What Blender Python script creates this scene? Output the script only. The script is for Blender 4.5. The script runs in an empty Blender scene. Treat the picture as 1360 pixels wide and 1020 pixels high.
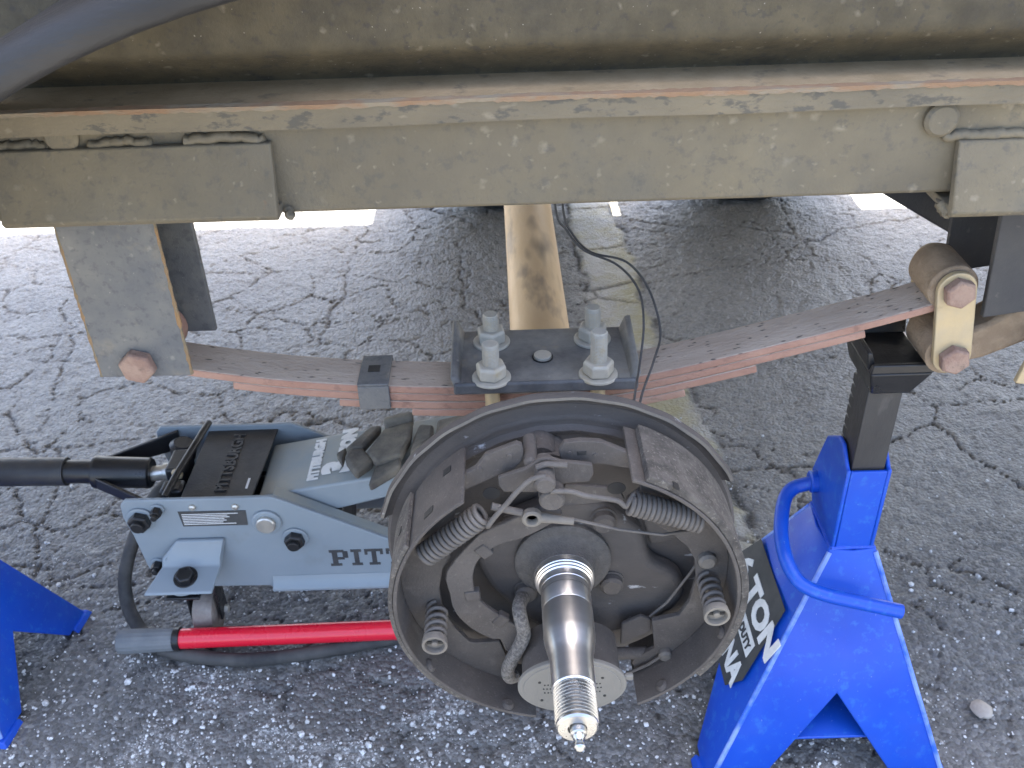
import bpy, bmesh, math, random
import numpy as np
from mathutils import Vector, Matrix
random.seed(4)
R = math.radians
S = bpy.context.scene
COL = S.collection

# ------------------------------------------------------------------ camera
TH, ROLL = R(33.7), math.atan(60/1910)
fw = Vector((0, math.cos(TH), -math.sin(TH)))
u0 = Vector((0, math.sin(TH), math.cos(TH))); r0 = Vector((1, 0, 0))
rt = r0*math.cos(ROLL) - u0*math.sin(ROLL)
up = u0*math.cos(ROLL) + r0*math.sin(ROLL)
cd = bpy.data.cameras.new('camera'); cam = bpy.data.objects.new('camera', cd); COL.objects.link(cam)
m = Matrix((rt, up, -fw)).transposed().to_4x4(); m.translation = (0, 0, .89); cam.matrix_world = m
cd.sensor_width = 36; cd.lens = 36*1274/1360; cd.clip_start = .01; cd.clip_end = 3000
cd.dof.use_dof = True; cd.dof.focus_distance = .69; cd.dof.aperture_fstop = 20.0
S.camera = cam
# ------------------------------------------------------------------ sky, sun, exposure
SUN_EL, SUN_AZ = R(71), R(17)          # azimuth measured from +Y (behind the trailer) towards +X
W = bpy.data.worlds.new('World'); S.world = W; W.use_nodes = True
nt = W.node_tree; bg = nt.nodes['Background']
sky = nt.nodes.new('ShaderNodeTexSky'); sky.sky_type = 'NISHITA'; sky.sun_disc = False
sky.sun_elevation = SUN_EL; sky.sun_rotation = SUN_AZ; sky.dust_density = 4.0; sky.air_density = .8; sky.ozone_density = .6
nt.links.new(sky.outputs[0], bg.inputs[0]); bg.inputs[1].default_value = .15
sl = bpy.data.lights.new('sun', 'SUN'); sl.energy = 5.0; sl.angle = R(.53); sl.color = (1, .95, .87)
sun = bpy.data.objects.new('sun', sl); COL.objects.link(sun)
sd = Vector((math.sin(SUN_AZ)*math.cos(SUN_EL), math.cos(SUN_AZ)*math.cos(SUN_EL), math.sin(SUN_EL)))
sun.rotation_euler = sd.to_track_quat('Z', 'Y').to_euler()
S.view_settings.view_transform = 'Standard'; S.view_settings.look = 'None'
S.view_settings.gamma = 1; S.view_settings.use_curve_mapping = False
S.view_settings.exposure = 2.85

# ------------------------------------------------------------------ materials
def mat(name, c1, c2, scale=14, lo=.35, hi=.65, rough=(.6, .8), metal=0., bump=.25, bscale=260, layers=(), spec=.4, coat=0., stretch=None, bdist=.002):
    """two-tone noise colour plus layers (colour, kind, scale, lo, hi, strength)"""
    M = bpy.data.materials.new(name); M.use_nodes = True
    n = M.node_tree.nodes; L = M.node_tree.links
    b = n['Principled BSDF']
    tc = n.new('ShaderNodeTexCoord'); vec = tc.outputs['Object']
    if stretch:
        mp = n.new('ShaderNodeMapping'); mp.inputs['Scale'].default_value = stretch
        L.new(vec, mp.inputs[0]); vec = mp.outputs[0]
    def noise(s, d=4, r=.62):
        t = n.new('ShaderNodeTexNoise'); t.inputs['Scale'].default_value = s; t.inputs['Detail'].default_value = d
        t.inputs['Roughness'].default_value = r; L.new(vec, t.inputs['Vector']); return t.outputs['Fac']
    def rng(x, a, c, lo2=0., hi2=1.):
        t = n.new('ShaderNodeMapRange'); t.inputs[1].default_value = a; t.inputs[2].default_value = c
        t.inputs[3].default_value = lo2; t.inputs[4].default_value = hi2; L.new(x, t.inputs[0]); return t.outputs[0]
    def mix(f, a, c):
        t = n.new('ShaderNodeMix'); t.data_type = 'RGBA'
        if hasattr(f, 'links'): L.new(f, t.inputs[0])
        else: t.inputs[0].default_value = f
        for v, s in ((a, t.inputs[6]), (c, t.inputs[7])):
            if isinstance(v, tuple): s.default_value = (*v, 1)
            else: L.new(v, s)
        return t.outputs[2]
    f = rng(noise(scale), lo, hi)
    col = mix(f, c1, c2)
    rgh = rng(noise(scale*2.3), .3, .7, rough[0], rough[1])
    for (c, kind, s, a, e, k) in layers:
        if kind == 'noise': x = rng(noise(s), a, e, 0, k)
        else:
            t = n.new('ShaderNodeTexVoronoi'); t.inputs['Scale'].default_value = s
            wv = n.new('ShaderNodeTexNoise'); wv.inputs['Scale'].default_value = s*1.7; wv.inputs['Detail'].default_value = 3
            L.new(vec, wv.inputs['Vector'])
            mm = n.new('ShaderNodeMix'); mm.data_type = 'VECTOR'; mm.inputs[0].default_value = .35/s*2
            ad = n.new('ShaderNodeVectorMath'); ad.operation = 'MULTIPLY_ADD'
            L.new(wv.outputs['Color'], ad.inputs[0]); ad.inputs[1].default_value = (.9/s,)*3; L.new(vec, ad.inputs[2])
            L.new(ad.outputs[0], t.inputs['Vector'])
            n.remove(mm)
            d = rng(t.outputs['Distance'], a, e, k, 0)
            sp = n.new('ShaderNodeSeparateColor'); L.new(t.outputs['Color'], sp.inputs[0])
            g = rng(sp.outputs[0], .55, .62)
            mu = n.new('ShaderNodeMath'); mu.operation = 'MULTIPLY'; L.new(d, mu.inputs[0]); L.new(g, mu.inputs[1]); x = mu.outputs[0]
        col = mix(x, col, c)
    L.new(col, b.inputs['Base Color']); L.new(rgh, b.inputs['Roughness'])
    b.inputs['Metallic'].default_value = metal; b.inputs['Specular IOR Level'].default_value = spec
    if coat: b.inputs['Coat Weight'].default_value = coat; b.inputs['Coat Roughness'].default_value = .15
    if bump:
        bp = n.new('ShaderNodeBump'); bp.inputs['Strength'].default_value = bump; bp.inputs['Distance'].default_value = bdist
        L.new(noise(bscale, 4), bp.inputs['Height']); L.new(bp.outputs[0], b.inputs['Normal'])
    return M

ANI = .25
DUST, RUST = (.235, .19, .125), (.22, .085, .03)
MT = {}
MT['frame'] = mat('dusty_frame_paint', (.090, .078, .055), (.150, .125, .080), 9, .3, .7, (.62, .85), bump=.35, bscale=420,
    layers=[((.22, .188, .135), 'voronoi', 55, .06, .24, .65), ((.075, .073, .062), 'noise', 17, .50, .72, .5), ((.065, .063, .055), 'noise', 130, .54, .68, .5), ((.22, .19, .135), 'voronoi', 130, .05, .22, .5), (RUST, 'noise', 26, .70, .78, .5)])
MT['lip'] = mat('dusty_lip_paint', (.096, .083, .059), (.160, .132, .085), 12, .3, .65, (.65, .85), bump=.5, bscale=300,
    layers=[((.05, .05, .045), 'noise', 120, .55, .63, .7), ((.26, .225, .165), 'voronoi', 90, .05, .22, .4), (RUST, 'noise', 18, .70, .80, .4)], stretch=(.5, 1, 1))
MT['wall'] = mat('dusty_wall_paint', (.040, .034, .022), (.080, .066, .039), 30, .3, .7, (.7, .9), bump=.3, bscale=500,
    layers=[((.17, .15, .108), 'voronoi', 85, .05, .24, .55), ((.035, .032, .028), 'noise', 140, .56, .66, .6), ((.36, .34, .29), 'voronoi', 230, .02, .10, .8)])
MT['ledge'] = mat('settled_brown_dust', (.24, .175, .095), (.30, .225, .13), 40, .35, .65, (.85, .95), bump=.5, bscale=400, layers=[((.10, .085, .06), 'noise', 50, .58, .7, .6)])
MT['bounce_floor'] = mat('pale_bounce_floor', (.62, .60, .56), (.70, .68, .64), 6, .3, .7, (.7, .9), bump=.2, stretch=(.2, 1, 1))  # unseen floor underside, made pale to bounce light onto the ground
MT['rust_edge'] = mat('rust_edge', (.21, .13, .075), (.20, .165, .115), 70, .45, .6, (.8, .95), bump=.8, bscale=500, stretch=(.3, 1, 1))
MT['shadow_paint'] = mat('shaded_hanger_paint', (.028, .029, .032), (.05, .048, .045), 12, .3, .7, (.55, .75), bump=.3, bscale=400, layers=[((.13, .12, .10), 'voronoi', 80, .05, .18, .4)])  # shade under the mounting plate put into the hanger and brace colour
MT['hanger'] = mat('hanger_paint', (.095, .098, .10), (.15, .145, .13), 24, .35, .7, (.55, .75), bump=.3, bscale=400,
    layers=[((.22, .21, .18), 'voronoi', 90, .05, .20, .6), ((.055, .058, .062), 'noise', 150, .52, .66, .5), (DUST, 'noise', 22, .56, .74, .6), ((.30, .28, .23), 'voronoi', 230, .02, .10, .7)])
MT['weld'] = mat('rusty_weld', (.17, .14, .09), (.25, .15, .07), 60, .4, .6, (.8, .95), bump=.8, bscale=300)
MT['rust_bolt'] = mat('rusty_bolt', (.23, .145, .11), (.29, .20, .15), 70, .4, .6, (.8, .95), bump=.7, bscale=500, layers=[((.12, .09, .07), 'noise', 120, .58, .68, .6)])
MT['rust'] = mat('dusty_rust', (.185, .135, .088), (.25, .19, .128), 40, .4, .6, (.8, .95), bump=.7, bscale=350,
    layers=[((.28, .22, .16), 'noise', 30, .58, .7, .6)])
MT['leaf'] = mat('rusted_leaf_steel', (.26, .145, .105), (.32, .195, .145), 34, .35, .65, (.75, .95), bump=.6, bscale=420,
    layers=[((.12, .07, .055), 'noise', 90, .58, .68, .5), ((.31, .24, .18), 'noise', 24, .60, .74, .55)], stretch=(.6, 1, 1))
MT['leaf_top'] = mat('dusty_leaf_top', (.33, .27, .215), (.41, .345, .28), 30, .35, .65, (.8, .95), bump=.9, bscale=300,
    layers=[((.045, .04, .036), 'voronoi', 260, .12, .34, .9), (RUST, 'noise', 22, .68, .78, .4)], stretch=(.35, 1, 1))
MT['tube'] = mat('zinc_axle_tube', (.42, .29, .15), (.52, .39, .24), 10, .3, .7, (.4, .6), metal=.15, bump=.2, bscale=200, stretch=(1, .3, 1),
    layers=[((.04, .035, .03), 'noise', 9, .58, .68, .9), ((.12, .10, .085), 'noise', 28, .58, .7, .6)])  # near-black patches stand in for the dark reflection along the tube
MT['gold'] = mat('gold_zinc', (.42, .33, .19), (.36, .30, .20), 35, .35, .65, (.45, .65), metal=.3, bump=.15, bscale=300,
    layers=[((.20, .15, .10), 'noise', 40, .60, .72, .6)])
MT['zinc'] = mat('dull_zinc', (.32, .31, .27), (.43, .40, .33), 45, .35, .65, (.55, .75), metal=.2, bump=.25, bscale=500,
    layers=[((.40, .32, .17), 'noise', 38, .60, .70, .6)])
MT['plate'] = mat('dirty_black_plate', (.085, .085, .085), (.20, .195, .175), 22, .35, .68, (.55, .8), bump=.3, bscale=400,
    layers=[((.28, .27, .24), 'voronoi', 80, .04, .16, .5), (DUST, 'noise', 40, .62, .72, .4)])
MT['plate_edge'] = mat('worn_black_edge', (.05, .054, .06), (.10, .102, .105), 40, .35, .68, (.5, .75), bump=.3, bscale=400)
MT['brake'] = mat('brake_dust_steel', (.052, .046, .042), (.080, .071, .063), 22, .35, .65, (.75, .95), bump=.3, bscale=600,
    layers=[((.12, .11, .098), 'noise', 60, .60, .74, .5), ((.05, .046, .043), 'noise', 420, .54, .66, .45), ((.14, .13, .115), 'noise', 330, .60, .70, .4)])
MT['backing'] = mat('brake_dust_backing', (.048, .043, .040), (.076, .068, .062), 16, .35, .65, (.7, .92), bump=.3, bscale=600,
    layers=[((.05, .046, .043), 'noise', 420, .54, .66, .4), ((.36, .37, .38), 'noise', 85, .66, .73, .75)], stretch=(.5, 1, 1))
MT['rim'] = mat('worn_plate_rim', (.11, .10, .088), (.16, .145, .12), 30, .35, .65, (.6, .85), bump=.3, bscale=500,
    layers=[((.45, .44, .42), 'noise', 45, .66, .73, .8)])
MT['lining'] = mat('brake_lining', (.045, .041, .037), (.11, .10, .088), 70, .35, .7, (.8, .95), bump=.9, bscale=480,
    layers=[((.20, .185, .16), 'noise', 380, .55, .68, .6)])
MT['flange'] = mat('cast_flange', (.060, .056, .053), (.082, .077, .071), 200, .35, .65, (.6, .85), bump=.6, bscale=700)
MT['spring_wire'] = mat('dusty_spring_wire', (.070, .064, .059), (.105, .096, .087), 60, .35, .65, (.6, .8), bump=.15, bscale=600)
MT['magnet_face'] = mat('magnet_face', (.115, .110, .098), (.16, .152, .134), 18, .3, .7, (.55, .75), bump=.1, bscale=500, stretch=(1, 1, .3))
MT['steel'] = mat('polished_steel', (.66, .65, .64), (.74, .73, .72), 6, .3, .7, (.26, .34), metal=1., bump=0, stretch=(.05, 22, .05),
    layers=[((.50, .42, .28), 'noise', 1.6, .62, .72, .3)])
_n = MT['steel'].node_tree; _b = _n.nodes['Principled BSDF']; _t = _n.nodes.new('ShaderNodeTangent'); _t.direction_type = 'RADIAL'; _t.axis = 'Y'
_n.links.new(_t.outputs[0], _b.inputs['Tangent']); _b.inputs['Anisotropic'].default_value = .72; _b.inputs['Anisotropic Rotation'].default_value = ANI
MT['thread'] = mat('greasy_thread_steel', (.52, .53, .55), (.42, .42, .41), 20, .35, .65, (.2, .35), metal=1., bump=.1, bscale=600)
MT['braid'] = mat('braided_sleeve', (.085, .08, .075), (.17, .16, .145), 420, .4, .6, (.85, .98), bump=1., bscale=520)
MT['dark'] = mat('dark_hole', (.012, .012, .012), (.02, .02, .02), 20, bump=0)
MT['blue'] = mat('blue_stand_paint', (.002, .050, .40), (.004, .072, .46), 8, .3, .7, (.35, .55), bump=.12, bscale=90, coat=.12, bdist=.001,
    layers=[((.02, .13, .46), 'noise', 95, .55, .68, .6), ((.07, .10, .36), 'noise', 10, .55, .78, .22), ((.30, .36, .5), 'noise', 200, .68, .74, .5)])
MT['seam'] = mat('scuffed_blue_seam', (.03, .12, .58), (.20, .30, .62), 40, .4, .62, (.35, .55), bump=.2, bscale=200)
MT['black'] = mat('black_enamel', (.010, .010, .011), (.018, .018, .018), 15, .3, .7, (.25, .45), bump=.1, bscale=200,
    layers=[((.06, .055, .05), 'noise', 30, .62, .74, .5)])
MT['post'] = mat('worn_black_post', (.022, .022, .023), (.045, .044, .042), 20, .3, .7, (.35, .55), bump=.15, bscale=300, stretch=(1, 1, .4),
    layers=[((.13, .12, .11), 'noise', 30, .62, .74, .5)])
MT['jack'] = mat('grey_blue_jack_paint', (.178, .212, .236), (.212, .246, .268), 10, .3, .7, (.38, .55), bump=.08, bscale=120, coat=.15,
    layers=[((.13, .13, .115), 'noise', 16, .58, .78, .4), ((.30, .29, .26), 'voronoi', 150, .02, .10, .35)])
MT['arm'] = mat('dusty_jack_arm_paint', (.21, .245, .255), (.27, .27, .235), 14, .35, .65, (.5, .7), bump=.15, bscale=250,
    layers=[((.25, .17, .09), 'noise', 13, .66, .76, .5)])
MT['cover'] = mat('dusty_black_cover', (.014, .014, .015), (.032, .030, .028), 18, .35, .68, (.35, .6), bump=.2, bscale=300,
    layers=[((.12, .11, .10), 'voronoi', 90, .04, .14, .4)])
MT['chrome'] = mat('bright_pin', (.55, .53, .48), (.45, .43, .38), 30, metal=.8, rough=(.3, .45), bump=.1)
MT['rubber'] = mat('dusty_black_rubber', (.06, .057, .052), (.17, .155, .125), 28, .35, .68, (.75, .95), bump=.4, bscale=300,
    layers=[((.42, .43, .43), 'noise', 20, .68, .73, .7)])
MT['hose'] = mat('black_hose_rubber', (.03, .03, .03), (.08, .075, .068), 20, .35, .68, (.6, .85), bump=.2, bscale=300)
MT['grip'] = mat('grey_foam_grip', (.12, .13, .135), (.17, .175, .175), 25, bump=.3, bscale=400, rough=(.7, .9))
MT['red'] = mat('red_gloss_paint', (.66, .010, .030), (.70, .014, .036), 10, bump=.03, rough=(.22, .34), coat=.4)
MT['white'] = mat('white_print', (.62, .62, .60), (.50, .50, .48), 60, .45, .7, bump=0, rough=(.5, .7))
MT['ink'] = mat('dark_print', (.03, .032, .035), (.05, .05, .05), 60, bump=0, rough=(.5, .7))
MT['label'] = mat('dark_label', (.035, .037, .038), (.06, .06, .058), 30, bump=0, rough=(.4, .6))
MT['caster'] = mat('worn_caster_wheel', (.16, .13, .11), (.26, .23, .20), 50, .35, .65, rough=(.5, .75), bump=.4, metal=.2)
MT['fender'] = mat('dusty_black_fender', (.008, .008, .008), (.020, .019, .018), 12, .3, .7, (.5, .75), bump=.5, bscale=120, stretch=(.4, 2, 1))
MT['tyre'] = mat('tyre_rubber', (.02, .02, .02), (.04, .038, .035), 14, rough=(.7, .9), bump=.2)
MT['wire'] = mat('black_wire', (.03, .03, .03), (.05, .05, .05), 40, rough=(.5, .7), bump=0)
MT['stone'] = mat('pale_stone', (.30, .26, .21), (.38, .34, .29), 60, bump=.4)
MT['grit'] = mat('white_grit', (.36, .35, .33), (.68, .68, .67), 180, .4, .6, (.7, .9), bump=0)

# ------------------------------------------------------------------ mesh helpers
class MB:
    def __init__(s): s.v, s.f = [], []
    def add(s, v, f):
        o = len(s.v); s.v += [tuple(p) for p in v]; s.f += [tuple(i+o for i in q) for q in f]; return s
    def box(s, x0, x1, y0, y1, z0, z1):
        return s.add([(x, y, z) for x in (x0, x1) for y in (y0, y1) for z in (z0, z1)],
            [(0, 1, 3, 2), (4, 6, 7, 5), (0, 4, 5, 1), (2, 3, 7, 6), (0, 2, 6, 4), (1, 5, 7, 3)])
    def hexa(s, a, b):
        """a, b: two matching loops of points"""
        n = len(a)
        return s.add(list(a)+list(b), [tuple(range(n))[::-1], tuple(range(n, 2*n))] + [(i, (i+1) % n, n+(i+1) % n, n+i) for i in range(n)])
    def prism(s, poly, d0, d1, axis='y'):
        e = {'y': lambda a, b, d: (a, d, b), 'x': lambda a, b, d: (d, a, b), 'z': lambda a, b, d: (a, b, d)}[axis]
        return s.hexa([e(a, b, d0) for a, b in poly], [e(a, b, d1) for a, b in poly])
    def arc(s, ra, rb, a0, a1, y0, y1, c, n=40):
        """curved bar about the Y axis; angles in degrees"""
        v, f = [], []
        for i in range(n+1):
            t = R(a0+(a1-a0)*i/n); k, q = math.cos(t), math.sin(t)
            v += [(c[0]+ra*k, y0, c[1]+ra*q), (c[0]+rb*k, y0, c[1]+rb*q), (c[0]+rb*k, y1, c[1]+rb*q), (c[0]+ra*k, y1, c[1]+ra*q)]
        for i in range(n):
            for j in range(4): f.append((4*i+j, 4*i+(j+1) % 4, 4*i+4+(j+1) % 4, 4*i+4+j))
        f += [(0, 1, 2, 3), (4*n+3, 4*n+2, 4*n+1, 4*n)]
        return s.add(v, f)
    def lathe(s, prof, o, d, n=32, a=(1., 1.), phase=0.):
        """prof: (distance along d, radius)"""
        d = Vector(d).normalized(); h = Vector((0, 0, 1)) if abs(d.z) < .9 else Vector((1, 0, 0))
        p = d.cross(h).normalized(); q = p.cross(d).normalized(); o = Vector(o); v, f = [], []
        for (t, r) in prof:
            for i in range(n):
                w = 2*math.pi*i/n+phase; v.append(o+d*t+p*(r*a[0]*math.cos(w))+q*(r*a[1]*math.sin(w)))
        for k in range(len(prof)-1):
            for i in range(n): f.append((k*n+i, k*n+(i+1) % n, (k+1)*n+(i+1) % n, (k+1)*n+i))
        f += [tuple(range(n))[::-1], tuple(range((len(prof)-1)*n, len(prof)*n))]
        return s.add(v, f)
    def cyl(s, o, d, r, h, n=24, c=.0): 
        c = c or min(r, h)*.12
        return s.lathe([(0, r), (h-c, r), (h, r-c)], o, d, n)
    def tube(s, path, r, n=8, cap=True):
        P = [Vector(p) for p in path]; rr = r if isinstance(r, (list, tuple)) else [r]*len(P)
        v, f = [], []; pn = None
        for i, p in enumerate(P):
            t = (P[min(i+1, len(P)-1)]-P[max(i-1, 0)]).normalized()
            if pn is None:
                h = Vector((0, 0, 1)) if abs(t.z) < .9 else Vector((1, 0, 0)); pn = t.cross(h).normalized()
            else: pn = (pn - t*pn.dot(t)).normalized()
            q = t.cross(pn)
            for k in range(n):
                w = 2*math.pi*k/n; v.append(p+pn*(rr[i]*math.cos(w))+q*(rr[i]*math.sin(w)))
        for i in range(len(P)-1):
            for k in range(n): f.append((i*n+k, i*n+(k+1) % n, (i+1)*n+(k+1) % n, (i+1)*n+k))
        if cap: f += [tuple(range(n))[::-1], tuple(range((len(P)-1)*n, len(P)*n))]
        return s.add(v, f)
    def hexh(s, o, d, r, h): return s.lathe([(0, r), (h*.8, r), (h, r*.86)], o, d, 6, phase=.3)

def spline(pts, n=8):
    P = [Vector(p) for p in pts]; o = []
    for i in range(len(P)-1):
        a, b, c, d = P[max(i-1, 0)], P[i], P[i+1], P[min(i+2, len(P)-1)]
        for k in range(n):
            t = k/n
            o.append(.5*((2*b)+(c-a)*t+(2*a-5*b+4*c-d)*t*t+(3*b-a-3*c+d)*t**3))
    return o+[P[-1]]

ORG = {}
def thing(name, label, cat, loc=(0, 0, 0), group=None):
    o = bpy.data.objects.new(name, None); COL.objects.link(o); o.location = loc; o.empty_display_size = .05
    o['label'] = label; o['category'] = cat
    if group: o['group'] = group
    ORG[o] = Vector(loc); return o
def part(name, mb, m, parent=None, bevel=0., seg=2, angle=32, label=None, mods=()):
    me = bpy.data.meshes.new(name); org = ORG.get(parent, Vector((0, 0, 0)))
    me.from_pydata([Vector(p)-org for p in mb.v], [], mb.f)
    bm = bmesh.new(); bm.from_mesh(me); bmesh.ops.recalc_face_normals(bm, faces=bm.faces); bm.to_mesh(me); bm.free()
    me.materials.append(MT[m] if isinstance(m, str) else m)
    me.shade_smooth(); me.set_sharp_from_angle(angle=R(angle))
    o = bpy.data.objects.new(name, me); COL.objects.link(o)
    if parent: o.parent = parent; ORG[o] = org
    if bevel:
        b = o.modifiers.new('bevel', 'BEVEL'); b.width = bevel; b.segments = seg; b.limit_method = 'ANGLE'; b.angle_limit = R(28); b.harden_normals = False
    if label: o['label'] = label
    return o
def tag(o, label, cat, group=None):
    o['label'] = label; o['category'] = cat
    if group: o['group'] = group
    return o
def copy_tree(o, parent=None):
    c = o.copy(); COL.objects.link(c); c.parent = parent
    for ch in list(o.children): copy_tree(ch, c)
    return c
def text(name, body, size, m, parent, origin, right, upv, bold=0., depth=.0004, xs=1., align='LEFT'):
    cu = bpy.data.curves.new('txt', 'FONT'); cu.body = body; cu.size = size; cu.offset = bold; cu.extrude = depth; cu.align_x = align; cu.resolution_u = 3
    t = bpy.data.objects.new('txt', cu); COL.objects.link(t)
    bpy.context.view_layer.update()
    me = bpy.data.meshes.new_from_object(t.evaluated_get(bpy.context.evaluated_depsgraph_get()))
    bpy.data.objects.remove(t); bpy.data.curves.remove(cu)
    right, upv = Vector(right).normalized(), Vector(upv).normalized(); nn = right.cross(upv)
    org = ORG.get(parent, Vector()); o3 = Vector(origin)-org
    for v in me.vertices: v.co = o3+right*(v.co.x*xs)+upv*v.co.y+nn*v.co.z
    me.materials.clear(); me.materials.append(MT[m]); me.name = name
    o = bpy.data.objects.new(name, me); COL.objects.link(o); o.parent = parent; ORG[o] = org
    return o

# ================================================================== SETTING: ground
def vnoise(x, y, seed):
    rs = np.random.RandomState(seed); T = rs.rand(256, 256)
    xi = np.floor(x).astype(int); yi = np.floor(y).astype(int); fx = x-xi; fy = y-yi
    fx = fx*fx*(3-2*fx); fy = fy*fy*(3-2*fy)
    g = lambda a, b: T[a % 256, b % 256]
    return (g(xi, yi)*(1-fx)+g(xi+1, yi)*fx)*(1-fy)+(g(xi, yi+1)*(1-fx)+g(xi+1, yi+1)*fx)*fy
def fbm(x, y, s, seed, o=4):
    a, t, n = 1., 0., 0.
    for i in range(o): t = t+a*vnoise(x*s*2**i+7*i, y*s*2**i+3*i, seed+i); n += a; a *= .55
    return t/n
def vor(x, y, s, seed):
    rs = np.random.RandomState(seed); J = rs.rand(256, 256, 2); X, Y = x*s, y*s
    xi = np.floor(X).astype(int); yi = np.floor(Y).astype(int); f1 = np.full(x.shape, 9.); f2 = f1.copy()
    for dx in (-1, 0, 1):
        for dy in (-1, 0, 1):
            j = J[(xi+dx) % 256, (yi+dy) % 256]
            d = np.hypot(xi+dx+j[..., 0]-X, yi+dy+j[..., 1]-Y)
            n1 = np.minimum(f1, d); f2 = np.minimum(np.maximum(f1, d), f2); f1 = n1
    return f1, f2-f1
def ss(a, b, x): t = np.clip((x-a)/(b-a), 0, 1); return t*t*(3-2*t)
def ground_fields(x, y):
    wx = x+.05*(fbm(x, y, 9, 11)-.5)+.016*(fbm(x, y, 45, 15)-.5); wy = y+.05*(fbm(x, y, 9, 21)-.5)+.016*(fbm(x, y, 45, 25)-.5)
    _, e1 = vor(wx*.85, wy, 9.6, 3); _, e2 = vor(wx, wy, 3.1, 5)
    keep = ss(.34, .52, fbm(x, y, 5, 31)+.14*ss(.5, -.6, x)-.10*ss(.3, .7, x)-.10*ss(.95, .75, y))
    wd = .35+1.1*fbm(x, y, 14, 41)
    c1 = (1-ss(0., .026, e1/np.maximum(wd, .2)))*keep
    c2 = 1-ss(0., .012, e2/np.maximum(wd, .2))
    crack = np.clip(np.maximum(c1, c2), 0, 1)
    near = ss(1.02, .70, y)*ss(.55, .15, x)+.25*ss(.95, .65, y)
    dust = near*np.clip(1.6*(1-ss(0, .16, e2))*ss(.42, .60, fbm(x, y, 22, 51))+.7*ss(.54, .72, fbm(x, y, 11, 57))*ss(.48, .62, fbm(x, y, 60, 58)), 0, 1)
    cx = .205+.075*ss(1.5, .95, y)+.05*(fbm(x*0+1, y, 6, 61)-.5)+.02*(fbm(x, y, 40, 65)-.5)
    hw = .056-.012*ss(1.6, 1.0, y)+.03*(fbm(x+3, y, 12, 63)-.5)
    strip = 1-ss(hw-.012, hw+.006, np.abs(x-cx)); strip = strip*ss(.74, .9, y)
    sedge = np.exp(-((np.abs(x-cx)-hw)/.007)**2)*ss(.74, .9, y)
    _, e3 = vor(x*.6+.03*fbm(x, y, 12, 71), y, 5.0, 9)
    crack = crack*(1-strip)+strip*(1-ss(0, .03, e3))*.8
    crack = np.clip(np.maximum(crack, sedge*ss(.4, .6, fbm(x, y, 18, 73))), 0, 1)
    h = .0045*(fbm(x, y, 5, 81)-.5)*2+.0014*(fbm(x, y, 60, 85, 3)-.5)*2+.0026*(vnoise(x*170, y*170, 91)-.5)*(1-.7*strip)
    h = h-.0042*crack+.002*strip+.0012*dust
    near_shade = ss(-.06, .10, (1.02-y)+.55*(fbm(x, y, 2.2, 95)-.5)+.25*(fbm(x, y, 9, 97)-.5))  # darkens the foreground asphalt: dimmer near light put into the colour
    return h, crack, dust, strip, near_shade
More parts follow.
